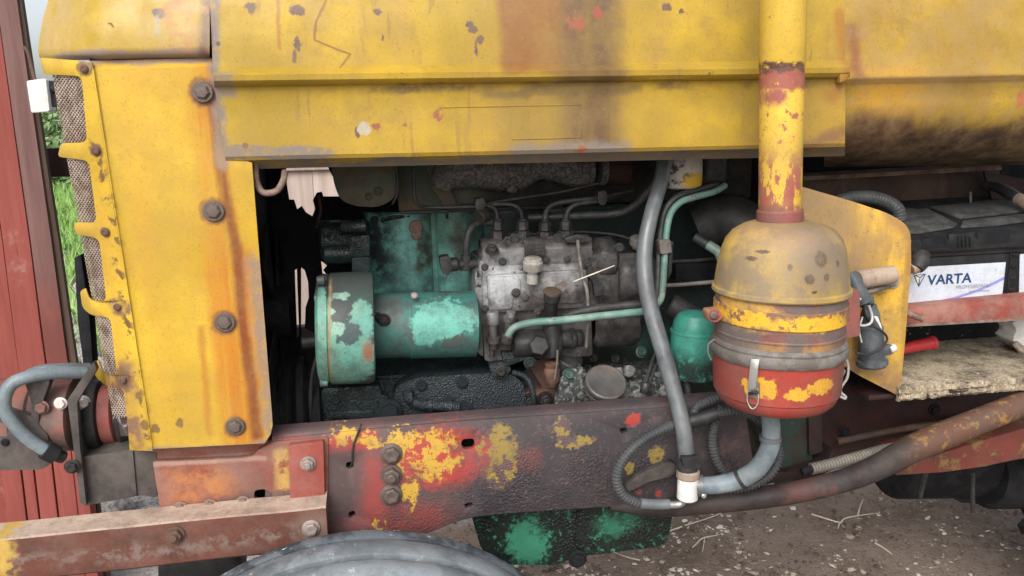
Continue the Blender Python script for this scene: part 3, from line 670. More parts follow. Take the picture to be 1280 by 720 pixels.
def chipboard():
    b = B('chipboard')
    v = b.vor(300, st=(1, 1.4, 1), out='Color'); w = b.N('ShaderNodeSeparateColor', {0: v}).outputs[0]
    c = b.mix(w, (.27, .215, .145, 1), (.47, .40, .285, 1)); c = b.mix(b.n(11, .42, .66, 9, .75), c, (.135, .105, .08, 1))
    c = b.mix(b.n(26, .60, .63, 8, .75, st=(.45, 1, 1)), c, (.06, .045, .035, 1))
    c = b.mix(b.n(60, .60, .66, 6, .7), c, (.50, .44, .34, 1))
    h = b.math('ADD', w, b.raw(90, 6))
    return b.done(c, .9, 0, b.bump(h, .6, .002), .2)
M_CHIPB = chipboard()
M_INSUL = worn('black_foam_with_crumbs', (.014, .015, .018, 1), chips=[((.34, .27, .18, 1), 46, .645, .67)], rough=(.8, .95), bump=.5)
GPY = G0(1000, 612).y
def ground_mat():
    b = B('packed_dirt')
    c = b.mix(b.n(3, .35, .65, 7, .65), (.24, .172, .125, 1), (.335, .25, .192, 1))
    c = b.mix(b.n(30, .45, .7, 7, .7), c, (.32, .25, .20, 1))
    c = b.mix(b.n(90, .6, .68, 6, .7), c, (.05, .04, .033, 1))
    # trampled pale gravel towards the shed; behind the tractor, sunlight painted as paler ground
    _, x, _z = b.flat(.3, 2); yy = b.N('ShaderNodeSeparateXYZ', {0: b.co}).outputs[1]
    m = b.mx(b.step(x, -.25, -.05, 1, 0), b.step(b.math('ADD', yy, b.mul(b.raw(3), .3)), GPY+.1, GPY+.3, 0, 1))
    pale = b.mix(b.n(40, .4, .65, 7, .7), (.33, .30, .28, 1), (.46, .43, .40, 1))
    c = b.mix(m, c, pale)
    h = b.math('ADD', b.raw(14, 8, .7), b.mul(b.raw(70, 6, .7), .5))
    return b.done(c, .95, 0, b.bump(h, 1.0, .03), .2)
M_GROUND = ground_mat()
def simple(name, c1, c2, sc, rough=.8, trans=0.0):
    b = B(name); 
    m = b.done(b.mix(b.n(sc, .35, .65), c1, c2), rough, 0, None, .3)
    if trans: b.p.inputs['Transmission Weight'].default_value = 0; b.p.inputs['Subsurface Weight'].default_value = trans; b.p.inputs['Subsurface Radius'].default_value = (.02, .02, .01)
    return m
M_CHIPS = simple('wood_chip', (.34, .27, .20, 1), (.66, .58, .48, 1), 9)
M_CLOD = simple('dirt_clod', (.13, .095, .074, 1), (.23, .175, .14, 1), 9, .95)
M_TWIG = simple('dry_twig', (.50, .41, .32, 1), (.62, .53, .43, 1), 20)
M_STRAW = simple('straw', (.62, .57, .48, 1), (.5, .45, .38, 1), 20)
M_GRASS = simple('bright_grass', (.16, .30, .07, 1), (.26, .40, .12, 1), 3)
M_LEAF = simple('pale_leaf', (.17, .27, .10, 1), (.30, .42, .20, 1), 4)
M_BARK = simple('bark', (.10, .08, .06, 1), (.16, .13, .10, 1), 20)
M_STONE = simple('grey_stone', (.20, .18, .165, 1), (.40, .375, .345, 1), 60)

# ================================================================== SETTING
g = Geo()
NX = 40
rows = []
for j in range(41):
    y = -60 + 460*(j/40)**2.2 if j else -60
    rows.append([Vector((-300+600*i/NX, y, 0)) for i in range(NX+1)])
g.loft(rows)
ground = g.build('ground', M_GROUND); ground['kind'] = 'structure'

# grass beyond the shed
rnd = random.Random(3)
verts, faces = [], []
def blade(c, h, w, lean):
    a = rnd.uniform(0, 6.28); dx, dy = math.cos(a)*w, math.sin(a)*w; k = len(verts)
    lx, ly = rnd.gauss(0, lean), rnd.gauss(0, lean)
    verts.extend([(c[0]-dx, c[1]-dy, c[2]), (c[0]+dx, c[1]+dy, c[2]), (c[0]+lx, c[1]+ly, c[2]+h)]); faces.append((k, k+1, k+2))
for i in range(26000):
    t = rnd.random()**.6; d = 5.2 + 34*t
    an = R(rnd.uniform(-26, -12)); x = CAM.x + d*math.sin(an); y = CAM.y + d*math.cos(an)
    blade((x, y, 0), rnd.uniform(.08, .22)*(1+d*.02), .012+d*.0012, .06)
def raw_mesh(name, verts, faces, mat, parent=None, smooth=False):
    me = bpy.data.meshes.new(name); me.from_pydata(verts, [], faces); me.materials.append(mat)
    if smooth: me.polygons.foreach_set('use_smooth', [True]*len(me.polygons))
    o = bpy.data.objects.new(name, me); col.objects.link(o); o.parent = parent; return o
gr = raw_mesh('grass', verts, faces, M_GRASS); gr['kind'] = 'stuff'
g = Geo(); rows = []
for j in range(9):
    y = 5.5+40*(j/8); rows.append([Vector((x_, y, .012+.02*j)) for x_ in [-26+2.5*i for i in range(11)]])
gf = g.loft(rows).build('grass_field', M_GRASS); gf['kind'] = 'structure'

# rubble at the edge of the yard (nobody could count it)
g = Geo()
for i in range(150):
    q = G0(rnd.uniform(70, 104), rnd.uniform(296, 470))
    q += Vector((rnd.gauss(0, .05), rnd.gauss(0, .1), .02)); s_ = rnd.uniform(.03, .09)
    g.blob(q, (s_, s_*.8, s_*.6), 1, .5, 14)
g.build('rubble', M_STONE, ang=30)['kind'] = 'stuff'
def stone(px, py, r, label):
    q = G0(px, py); m = (q-CAM).length/1000*r
    o = thing('stone', label, 'stone', q, 'loose stones by the shed wall')
    Geo().blob(q+Vector((0, 0, m*.25)), (m*1.3, m, m*.7), 3, .5, 6).jit(.008, 25).build('rock', M_STONE, o, 40)
stone(135, 645, 20, 'rough grey stone lying at the foot of the red shed boards')
stone(190, 640, 9, 'pale stone on the gravel under the dark steel bracket')

# hedge and sapling far behind, almost lost in the glare
def leafy(n, c, rad, size, seed):
    rr = random.Random(seed); vs, fs = [], []
    for i in range(n):
        while True:
            p = Vector((rr.uniform(-1, 1), rr.uniform(-1, 1), rr.uniform(-1, 1)))
            if p.length < 1 and rr.random() < .35+.65*p.length: break
        p = Vector((p.x*rad[0], p.y*rad[1], p.z*rad[2])) * (1+.25*mnoise.noise(p*2.3+Vector((seed, 0, 0))))
        a = Vector((rr.gauss(0, 1), rr.gauss(0, 1), rr.gauss(0, 1))).normalized(); b_ = a.orthogonal().normalized(); d = a.cross(b_)
        s_ = size*rr.uniform(.6, 1.3); k = len(vs); p = p+Vector(c)
        vs.extend([p-b_*s_, p+d*s_*.45, p+b_*s_, p-d*s_*.45]); fs.append((k, k+1, k+2, k+3))
    return vs, fs
hb = thing('bush', 'pale green bush in the glare behind the grille', 'bush', (-8.6, 20, 0))
vs, fs = leafy(5200, (0, 0, 1.15), (2.6, 1.2, 1.15), .11, 4); raw_mesh('foliage', vs, fs, M_LEAF, hb)
gs = Geo()
for k in range(7):
    a = k*.9; gs.tube([Vector((-8.6, 20, 0)), Vector((-8.6+.5*math.cos(a), 20+.4*math.sin(a), .7)), Vector((-8.6+1.3*math.cos(a), 20+.7*math.sin(a), 1.5))], [.05, .015], 6, 3)
gs.build('stem', M_BARK, hb)
tb = G0(30, 165.5); tb = Vector((tb.x, tb.y, 0)) if False else Vector((-5.3, 8.4, 0))
tr = thing('sapling', 'thin leafy sapling in the bright sky left of the yellow nose', 'tree', tb)
gs = Geo(); gs.tube([tb, tb+Vector((.02, 0, 1.2)), tb+Vector((-.03, .02, 2.3)), tb+Vector((.05, 0, 3.4))], [.035, .01], 7, 4)
gs.build('trunk', M_BARK, tr)
gs = Geo(); tips = []
for k in range(16):
    h = 2.0+.095*k; a = k*2.4; L = .34-.012*k
    p0 = tb+Vector((-.02, .01, h)); p1 = p0+Vector((math.cos(a)*L, math.sin(a)*L, .16)); tips.append((p0, p1)); gs.tube([p0, p0.lerp(p1, .5)+Vector((0, 0, .04)), p1], [.007, .003], 5, 3)
gs.build('branch', M_BARK, tr)
vs, fs = [], []
rr = random.Random(5)
for p0, p1 in tips:
    for k in range(26):
        p = p0.lerp(p1, rr.uniform(.25, 1.1))-tb + Vector((rr.gauss(0, .05), rr.gauss(0, .05), rr.gauss(0, .05)))
        a = Vector((rr.gauss(0, 1), rr.gauss(0, 1), rr.gauss(0, 1))).normalized(); b_ = a.orthogonal().normalized(); d = a.cross(b_); s_ = rr.uniform(.02, .042); j = len(vs)
        vs.extend([p-b_*s_, p+d*s_*.45, p+b_*s_, p-d*s_*.45]); fs.append((j, j+1, j+2, j+3))
raw_mesh('crown', vs, fs, M_LEAF, tr)

# red shed at the left: boards, brown corner board, trim
SY = 1.25
zb = 0.0
sh = thing('red_shed', 'red plank shed with a brown weathered corner board left of the tractor', 'shed', (P(20, 640, SY).x, SY+.2, 0))
def board(name, x0t, x1t, x0b, x1b, Y, th, mat, py_t=-420, py_b=None, slack=0.0):
    """upright board given by its edges at measured heights 0 and 460"""
    def ed(a, b, z):
        A, Bq = P(a, 0, Y), P(b, 460, Y); t = (z-A.z)/(Bq.z-A.z); return A.lerp(Bq, t)
    n = 10; zt = 2.9
    L = [ed(x0t, x0b, zb+(zt-zb)*i/n) for i in range(n+1)]; Rr = [ed(x1t, x1b, zb+(zt-zb)*i/n) for i in range(n+1)]
    rows = [[a, a.lerp(b, .5)+Vector((0, -.002, 0)), b] for a, b in zip(L, Rr)]
    return Geo().loft(rows, (0, th, 0)).jit(.002, 3).build(name, mat, sh, 40)
def Bx(v): return v
board('corner_board', -4, 21, 60, 86, SY, .05, M_SPOST)
board('trim_board', 21.5, 27, 86.5, 97, SY+.012, .02, M_STRIM)
xs = [-4, -38, -72, -108, -146]
for i in range(len(xs)-1):
    board('red_board', xs[i+1]+1.5, xs[i]-1, xs[i+1]+62, xs[i]+62.6-1, SY+.022, .025, M_SRED)
# low wall boards right of the corner seen under the pump
for i, (a, b_) in enumerate(((-2, 22), (24, 38), (40, 62), (64, 88))):
    pts = [(a, 560), (b_, 560), (b_+6, 650), (a+6, 650)]
    q = [P(x, y, SY-.06) for x, y in pts]
    for k in (2, 3): q[k].z = 0
    Geo().plate(q, (0, .03, 0), .003).build('red_board', M_SRED, sh)
Geo().plate([P(66, 560, SY-.055), P(104, 560, SY-.055), Vector((P(110, 640, SY-.055).x, SY-.055, 0)), Vector((P(72, 640, SY-.055).x, SY-.055, 0))], (0, .05, 0), .003).build('red_board', M_SRED, sh)
fr = thing('fence_rail', 'dark brown fence rail behind the yellow grille strap', 'rail', (P(100, 205, SY+.1).x, SY+.1, 0))
Geo().ppl([(40, 186), (230, 181), (230, 217), (40, 222)], SY+.16, .05, .004).build('rail', M_RAIL, fr)
Geo().boxab(Vector((P(225, 200, SY+.2).x, SY+.21, 0)), Vector((P(265, 200, SY+.2).x, SY+.30, 1.75)), .004).build('post', M_RAIL, fr)

wb = thing('white_box', 'small white box on a thin bent arm beside the brown corner board', 'box', P(50, 120, SY-.1))
Y = SY-.18
Geo().ppl(rp([(33, 101), (57, 98), (62, 139), (39, 141)], 3), Y, .05, .004).build('housing', M_WHITE, wb)
Geo().ppl(rp([(56, 100), (64, 101), (65, 138), (60, 139)], 1), Y+.02, .04, .002).build('back_plate', M_DARK, wb)
Geo().ptube([(44, 101, Y+.03), (39, 82, Y+.05), (35, 66, Y+.1), (30, 58, Y+.2)], 2.2, 8).build('arm', M_STRIM, wb)
Geo().pcyl((62, 112, Y+.03), (69, 111, Y+.03), 6, 12).build('clamp', M_DARK, wb)

# pale plank wall seen through the gap behind the fan
PY = 2.6
pw = thing('pale_plank_wall', 'pale bare plank wall in daylight seen through the gap behind the engine', 'wall', (P(400, 250, PY).x, PY, 0))
x0 = P(296, 250, PY).x; x1 = P(620, 250, PY).x; wd = (P(424, 250, PY).x-P(362, 250, PY).x)
x = x0 - .02
i = 0
while x < x1:
    w_ = wd*(.62, 1.0, .8, .9)[i % 4]
    Geo().boxab((x+.0005, PY, 0), (x+w_-.0005, PY+.022, 1.62), .003).jit(.002, 5).build('plank', M_PALE, pw); x += w_; i += 1
za = P(400, 212, PY).z; zt = P(400, 196, PY).z
Geo().boxab((x0-.05, PY-.03, za), (x1, PY-.002, zt+.05), .004).build('cap_rail', M_PALE, pw)

# ================================================================== TRACTOR
T = thing('tractor', 'old yellow and red tractor with open engine bay and rust streaked panels', 'tractor', (0, 0, 0))
_bm = {}
def bolt(parent, px, py, Y, r, mat=None, kind='hex', n=(0, -1, 0), name='bolt'):
    mat = mat or M_BOLT
    key = (kind, mat.name)
    if key not in _bm:
        q = Geo()
        if kind == 'hex':
            q.lathe([(0, 1.32), (.16, 1.32), (.2, 1.26)], (0, 0, 0), (0, -1, 0), 20)
            q.lathe([(.18, .98), (.72, .98), (.84, .84), (.86, .5), (.82, .4)], (0, 0, 0), (0, -1, 0), 6)
        elif kind == 'round':
            q.lathe([(0, 1.0), (.10, 1.0), (.16, .93), (.15, .74)], (0, 0, 0), (0, -1, 0), 24)
            q.lathe([(.1, .72), (.34, .70), (.48, .55), (.52, .25), (.5, 0)], (0, 0, 0), (0, -1, 0), 6)
        elif kind == 'screw':
            q.lathe([(0, 1.0), (.12, .95), (.3, .7), (.36, .42), (.26, .36), (.24, 0)], (0, 0, 0), (0, -1, 0), 16)
        elif kind == 'stud':
            q.lathe([(0, 1.3), (.2, 1.3)], (0, 0, 0), (0, -1, 0), 20)
            q.lathe([(.2, 1.0), (.9, 1.0), (1.0, .86)], (0, 0, 0), (0, -1, 0), 6)
            q.lathe([(.9, .52), (1.35, .52), (1.45, .4)], (0, 0, 0), (0, -1, 0), 12)
        o = q.build('bolt', mat, None, 35); _bm[key] = o.data
        col.objects.unlink(o); bpy.data.objects.remove(o)
    o = bpy.data.objects.new(name, _bm[key]); col.objects.link(o)
    rot = Vector((0, -1, 0)).rotation_difference(Vector(n)) @ Quaternion((0, 1, 0), random.uniform(0, 6.28))
    o.rotation_mode = 'QUATERNION'; o.rotation_quaternion = rot
    o.scale = (r*MPP(px, py, Y),)*3
    o.parent = parent; o.location = P(px, py, Y) - world_loc(parent)
    return o

# ---- hood -------------------------------------------------------------
def ruled(l, r, Y, n=44, bow=0.0):
    a, b = P(*l, Y), P(*r, Y)
    return [a.lerp(b, i/n) + Vector((0, bow*math.sin(math.pi*i/n), 0)) for i in range(n+1)]
HL = lambda py: 262 + 5*max(0, py)/100 + (0 if py < 100 else (py-100)*.10)
spec_ = [(212, 195, .030), (203, 185.5, .010), (201, 183.5, .001), (196, 179, -.003), (150, 135, -.003), (116, 106, -.001), (109, 99, -.004), (106, 96, -.014), (101, 91, -.020), (94, 84.5, -.021), (89, 80, -.012), (84, 75, -.001), (60, 52, .001), (30, 22, .004), (0, -8, .012)]
rows = [ruled((HL(a), a), (1056+ (6 if -.03 < Yv < -.010 else 0), b_), Yv) for a, b_, Yv in spec_]
last = rows[-1]
for dy, dz in ((.012, .035), (.03, .07), (.06, .11), (.10, .145), (.16, .175), (.24, .19), (.33, .195), (.45, .18), (.55, .14), (.62, .08), (.66, 0), (.68, -.12), (.68, -.26)):
    rows.append([p+Vector((0, dy, dz)) for p in last])
hood = Geo().loft(rows).jit(.0026, 5, (.1, 1, .1)).jit(.0008, 18, (.1, 1, .1)).build('hood', M_HOOD, T, 27)
# spout ended ridge cap at the right end and the folded return lip
Geo().ppl([(1050, 83), (1063, 85), (1064, 92), (1057, 101), (1050, 104)], -.019, .02, .002).build('ridge_end', M_HOOD, hood)
# raised panel outline pressed in the lower flange
Geo().ptube([(554, 134, -.003), (726, 131, -.003), (727, 172, -.003), (640, 174, -.003)], 1.0, 6, 1).build('pressed_line', M_HOOD, hood)

# ---- nose cowl ---------------------------------------------------------
def bend(py): return 115+(py-80)*.156
def YN(px, py):
    s = max(0.0, (bend(py)-px)/55.0); return .004+.075*s*s
def nose_rows():
    rows = []
    for py, ins, yb in ((74, 4, .016), (69.5, 1, .003), (66, 0, -.004), (58, 0, -.005), (40, 2, -.003), (20, 6, .003), (0, 12, .012)):
        r = []
        for i in range(25):
            t = i/24; s = 1-t
            x = lerp(48+ins, 262, t**1.0)
            Yv = yb + .16*max(0, (135-x)/90)**2
            r.append(P(x, py + 1.5*s, Yv))
        rows.append(r)
    top = rows[-1]; rows2 = list(rows)
    for k, (dy, dz) in enumerate(((.012, .035), (.03, .07), (.06, .11), (.10, .145), (.16, .175), (.24, .19), (.33, .195), (.45, .18), (.55, .14), (.62, .08), (.66, 0), (.68, -.12))):
        f = (k+1)/12
        rows2.append([p+Vector((min(.12, .05*f*2)*(1-i/24)**2, dy*(.35+.65*(i/24)) if i < 24 else dy, dz)) for i, p in enumerate(top)])
    return rows2
nose = Geo().loft(nose_rows()).jit(.001, 6, (.1, 1, .1)).build('nose_cowl', M_NOSE, T, 60)

# ---- side panel with the grille straps ---------------------------------
def pr(py): 
    return 285 if py < 203 else 315+(py-205)*.0795
rows = []
NR = 44
for i in range(NR+1):
    v = i/NR
    r = []
    for j in range(19):
        u = j/18
        top = 77-u*5; bot = 563 - u*9
        py = lerp(top, bot, v)
        b_ = bend(py); rt = pr(py)
        if v > .94: rt -= 12*((v-.94)/.06)**2.5
        le = b_-8
        if j < 4: x = lerp(le, b_-1, j/3.0); Yv = YN(x, py)-.001+(-.004 if j == 3 else 0)
        else:
            uu = (j-4)/14; x = lerp(b_+4, rt, uu); Yv = .003 - .006*math.sin(math.pi*uu)
            if j == 4: Yv = .002
        if i == 0: Yv += .012
        r.append(P(x, py, Yv))
    rows.append(r)
panel = Geo().loft(rows, (0, .004, 0)).jit(.0012, 7, (.1, 1, .1)).build('side_panel', M_PANEL, T, 34)
# the slotted left edge of the panel, wrapping round the nose
def dens(pts, d=4.0):
    out = []
    for i in range(len(pts)):
        a, b_ = Vector(pts[i-1]), Vector(pts[i]); n = max(1, int((b_-a).length/d))
        for k in range(n): out.append(a.lerp(b_, k/n))
    return out
outl = [((bend(77), 77), 1), ((50, 72), 3), ((54, 93), 5), ((102, 95), 9), ((109, 178), 9), ((76, 179), 4), ((72, 196), 5), ((111, 201), 9), ((121, 279), 9), ((92, 278), 4), ((94, 293), 6), ((124, 298), 9), ((133, 377), 8), ((113, 377), 8), ((107, 360), 3), ((100, 364), 3), ((103, 385), 6), ((114, 394), 5), ((138, 397), 8), ((146, 470), 8), ((130, 468), 8), ((123, 450), 3), ((116, 454), 3), ((119, 471), 6), ((132, 482), 5), ((154, 486), 6), ((160, 535), 2), ((162, 563), 2), ((bend(560)+1, 564), 1)]
right = [(bend(y)+1, y) for y in range(555, 77, -12)]
pts = dens(rp([o_[0] for o_ in outl]+right, [o_[1] for o_ in outl]+[0]*len(right), 4), 5)
def wrap(q): return P(q[0], q[1], YN(q[0], q[1])-.0055)
Geo().plate([wrap(q) for q in pts], (0, .004, 0), .0009, seg=1).build('grille_frame', M_PANEL, panel, 50)
for q in ((253, 115, 13), (267, 264, 13), (281, 403, 12.5), (294, 533, 11.5)): bolt(panel, q[0], q[1], -.004, q[2], M_BOLT, 'round')
for q in ((105, 86, 5.5), (119, 188, 6), (131, 290, 6), (146, 384, 5), (153, 476, 4.5)): bolt(panel, q[0], q[1], YN(q[0], q[1])-.006, q[2], M_RUSTY, 'screw', (-.25, -1, 0))

# grille: crossed wires over the radiator core
Geo().loft([[P(x, y, YN(x, y)+.014) for x in range(112, 268, 10)] for y in (62, 72, 84)], (0, .003, 0)).build('seam_shade_sheet', M_BLACK, T, 60)  # black sheet added behind the seam so the gap looks shaded
def mesh_sheet(py0, py1, xl0, xl1):
    g = Geo(); step_ = 5.2
    def pt(x, y): return P(x, y, YN(x, y)+.006)
    def xl(y): return lerp(xl0, xl1, (y-py0)/(py1-py0))
    for sgn in (1, -1):
        y = py0-44
        while y < py1+44:
            pts = []
            n = 9
            for k in range(n+1):
                yy = y + sgn*(k/n-.5)*44*1.15
                x = lerp(xl(min(max(yy, py0), py1)), bend(yy)-10, k/n)
                if py0 <= yy <= py1: pts.append(pt(x, yy)+Vector((0, .0006*sgn, 0)))
            if len(pts) > 1: g.tube(pts, .0011, 4, 1, False)
            y += step_
    return g
gg = mesh_sheet(84, 524, 64, 142)
grille = gg.build('grille_mesh', M_MESH, T, 180); grille['kind'] = 'stuff'
rows = []
for i in range(41):
    py = lerp(84, 545, i/40); r = []
    for j in range(9):
        x = lerp(lerp(70, 150, (py-90)/450), bend(py)+8, j/8); r.append(P(x, py, YN(x, py)+.024+.0015*(-1)**j))
    rows.append(r)
Geo().loft(rows, (0, .02, 0)).build('radiator_core', M_CORE, T, 30)
# radiator tank block behind the panel closes the bay towards the front
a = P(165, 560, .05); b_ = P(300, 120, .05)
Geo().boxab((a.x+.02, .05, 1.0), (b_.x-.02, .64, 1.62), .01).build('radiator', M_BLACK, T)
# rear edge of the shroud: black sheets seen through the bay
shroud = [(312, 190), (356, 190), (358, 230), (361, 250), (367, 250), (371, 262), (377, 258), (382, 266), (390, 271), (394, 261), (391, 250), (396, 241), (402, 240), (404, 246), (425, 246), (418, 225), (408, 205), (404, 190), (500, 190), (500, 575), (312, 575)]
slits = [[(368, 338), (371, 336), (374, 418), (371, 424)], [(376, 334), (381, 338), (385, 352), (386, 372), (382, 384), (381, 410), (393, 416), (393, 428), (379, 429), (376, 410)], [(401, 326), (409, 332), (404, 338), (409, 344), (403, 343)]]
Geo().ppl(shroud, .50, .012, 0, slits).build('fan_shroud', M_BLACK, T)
Geo().ptube([(320, 190, .02), (320, 222, .02), (328, 240, .02), (345, 239, .02), (354, 226, .02), (356, 214, .03)], 4.2, 10).build('wire_hook', M_RUSTLT, T)
# fan belt and pulley edge low in the gap
pul = Geo().lathe([(-.03, .02), (-.02, .095), (-.008, .105), (0, .09), (.008, .105), (.02, .105), (.028, .088), (.036, .105), (.05, .1), (.06, .03)], P(372, 512, .26), (1, .0, 0), 40)
pul.build('crank_pulley', M_BLACK, T)
Geo().ptube([(398, 440, .17), (390, 470, .16), (388, 505, .16), (391, 545, .17)], 2.3, 8).build('fan_belt', M_BHOSE, T)
Geo().pcyl((377, 428, .2), (400, 426, .2), 9, 16).build('generator_shaft', M_DARK, T)
fb = Geo()
for k in range(4):
    a = R(35+90*k); c = P(345, 390, .32)
    fb.plate([c+Vector((0.0, math.cos(a+d)*rr_, math.sin(a+d)*rr_)) for d, rr_ in ((-.2, .03), (-.32, .19), (.32, .19), (.2, .03))], (.004, 0, 0), 0)
fb.cyl(P(345, 390, .32)-Vector((.02, 0, 0)), P(345, 390, .32)+Vector((.03, 0, 0)), .05, 20)
fb.build('cooling_fan', M_BLACK, T)

# ---- fuel tank at the right -------------------------------------------
rows = []
tl = lambda py: (1040, py); 
prof = [(-8, -14, .03), (30, 24, .018), (60, 54, .012), (92, 83, .008), (97, 88, .003), (101, 92, .004), (105, 96, .012), (130, 122, .012), (155, 149, .022), (172, 168, .04), (188, 184, .068), (199, 197, .10), (206, 204, .15), (209, 207, .22)]
for a, b_, Yv in prof: rows.append(ruled((1030, a), (1640, b_-5), Yv, 36))
last = rows[0]
pre = []
for dy, dz in ((.68, 0), (.66, .06), (.60, .12), (.45, .18), (.30, .20), (.18, .18), (.09, .13), (.03, .06)):
    pre.append([p+Vector((0, dy, dz)) for p in last])
rows = pre+rows
tank = Geo().loft(rows).jit(.001, 6, (.1, 1, .1)).build('fuel_tank', M_TANK, T, 60)

# ---- frame rail --------------------------------------------------------
FY = .03
web = [(333, 556), (346, 548), (480, 535), (600, 525), (720, 517), (850, 508), (930, 503), (945, 600), (905, 622), (860, 634), (780, 632), (700, 637), (640, 641), (600, 645), (570, 652), (548, 662), (520, 671), (408, 676), (330, 676)]
holes = [rp([(578, 549), (592, 548), (594, 555), (592, 561), (580, 562), (576, 556)], 3), rp([(433, 578), (440, 577), (443, 583), (437, 587), (432, 584)], 2), rp([(436, 640), (443, 638), (445, 645), (438, 649), (435, 645)], 2),
         rp([(580, 630), (590, 628), (592, 632), (582, 636)], 2), rp([(774, 536), (783, 534), (785, 540), (777, 543)], 2)]
rail = Geo().ppl(rp(web, [4, 6, 0, 0, 0, 0, 2, 6, 10, 14, 10, 10, 10, 10, 10, 10, 10, 2, 2]), FY, .012, .004, holes).build('frame_rail', M_FRAME, T, 40)
# top flange folding back
rows = []
for a, dz in ((0, 0), (.004, .006), (.012, .0105), (.026, .0115), (.040, .0115)):
    rows.append([P(x, lerp(549.5, 509, (x-340)/(850-340))+1, FY)+Vector((0, a+.001, dz)) for x in [340+15*i for i in range(40)]])
Geo().loft(rows, (0, .0, -.008)).build('top_flange', M_FRAME, rail, 60)
Geo().ppl([(560, 545), (610, 540), (610, 572), (560, 575)], FY+.05, .006).build('hole_backing', M_BLACK, rail)
for y, d in ((567, 0), (593, 0), (618, 0)): bolt(rail, 489+d, y, FY-.001, 10.5, M_BOLT, 'stud' if y == 593 else 'hex')
Geo().ptube([(452, 530, FY-.004), (446, 545, FY-.004), (441, 560, FY-.003), (440, 578, FY-.002), (438, 583, FY+.006)], 1.3, 6).build('wire_end', M_DARK, rail)
# far rail closes the other side
Geo().boxab((P(330, 600, .72).x, .70, .84), (P(1000, 600, .72).x, .73, 1.0), .004).build('far_frame_rail', M_FRAME, T)

# red left end of the frame
stub_w = [(191, 577), (300, 573), (316, 570), (322, 563), (336, 556), (345, 552), (410, 547), (410, 676), (202, 676), (200, 636)]
hole = [rp([(318, 613), (330, 611), (341, 617), (340, 626), (328, 629), (317, 623)], 4)]
stub = Geo().ppl(rp(stub_w, [2, 6, 4, 3, 4, 3, 2, 1, 1, 2]), FY-.004, .012, .002, hole).build('frame_end', M_STUB, T, 40)
Geo().ppl([(189, 559), (336, 551), (334, 566), (318, 572), (192, 580)], FY+.012, .01, .001).build('upper_web', M_STUB, stub)
Geo().ppl([(305, 600), (350, 600), (350, 640), (305, 640)], FY+.06, .004).build('hole_backing', M_BLACK, stub)
for x, y in ((226, 635), (263, 632), (304, 628)): bolt(stub, x, y, FY-.006, 7, M_RUSTLT, 'hex')
pl = Geo().ppl(rp([(361, 557), (404, 552), (406, 625), (363, 625)], 2), FY-.018, .012, .0025).build('bracket_plate', M_REDPL, T)
bolt(pl, 385, 579, FY-.019, 7.5, M_BOLTL, 'stud')

# lower angle iron
Yf = -.030
top_b = [P(-60, 653, FY-.006), P(410, 620.5, FY-.006)]
A0, A1 = P(-60, 678, Yf), P(383, 640, Yf)
B0, B1 = P(-60, 736, Yf), P(409, 690, Yf)
zt = (A0.z+A1.z)/2; zbm = zt-.075
xl, xr = A0.x, P(409, 660, Yf).x
prof = [(FY-.006, zt+.004), (Yf+.004, zt+.001), (Yf+.0008, zt-.001), (Yf, zt-.004), (Yf, zbm+.004), (Yf+.004, zbm), (Yf+.012, zbm+.003), (Yf+.012, zt-.012), (FY-.006, zt-.010)]
N_ = 40; rows = []
for i in range(N_+1):
    t = i/N_
    x = lerp(xl, xr, t)
    rows.append([Vector((x - (max(0, (y-Yf)*0)) , y, z)) for y, z in prof])
# mitred right corner: the top leaf is cut at an angle
for k, (y, z) in enumerate(prof):
    pass
gb = Geo(); gb.loft(rows, closed=True)
gb.bm.verts.ensure_lookup_table(); n_ = len(prof)
gb.bm.faces.new([gb.bm.verts[j] for j in range(n_)]); gb.bm.faces.new([gb.bm.verts[N_*n_+j] for j in range(n_)])
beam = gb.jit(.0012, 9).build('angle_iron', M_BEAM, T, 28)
bolt(beam, 219, 668, Yf-.001, 9, M_RUSTY, 'stud'); bolt(beam, 389, 660, Yf-.001, 8.5, M_BOLTL, 'hex')
# things low behind the angle iron
Geo().ppl([(196, 700), (300, 690), (300, 740), (196, 740)], .12, .1, .01).build('axle_support', M_DARK, T)

# ---- hydraulic pump on the front ---------------------------------------
hp_ax = Vector((1, .02, -.01)).normalized()
HY = .10
c0 = P(-40, 521, HY); c1 = P(98, 517, HY); m = MPP(40, 518, HY)
L = (c1-c0).length
pump = Geo().lathe([(0, 30*m), (.004, 46*m), (L*.42, 47*m), (L*.43, 49*m), (L*.50, 49*m), (L*.51, 46*m), (L*.62, 45*m), (L*.64, 42*m), (L*.70, 44*m), (L*.72, 46*m), (L*.98, 46*m), (L, 40*m)], c0, c1-c0, 40).build('hydraulic_pump', M_PUMPR, T, 30)
Geo().ppl(rp([(-30, 500), (38, 520), (60, 545), (64, 580), (52, 587), (5, 588), (-30, 585)], 5), HY-.065, .09, .008).build('valve_block', M_PUMPD, pump)
Geo().ppl(rp([(30, 476), (60, 470), (62, 478), (50, 510), (46, 545), (36, 545), (40, 505)], 3), HY-.064, .02, .004).build('pump_strap', M_PUMPD, pump)
bolt(pump, 52, 509, HY-.062, 7, M_PUMPR, 'hex'); bolt(pump, 6, 553, HY-.067, 5, M_BLACK, 'screw'); bolt(pump, 76, 504, HY-.06, 6, M_PINK, 'hex')
mp = Geo().ppl(rp([(84, 500), (117, 452), (121, 462), (96, 503), (100, 560), (108, 633), (100, 628), (92, 560)], 2), HY-.075, .012, .002)
mp.plate([P(x, y, HY-.07) for x, y in ((84, 500), (88, 497), (104, 630), (100, 630))], (0, .15, 0), .002)
mount = mp.build('pump_mount_plate', M_DPLATE, T, 40)
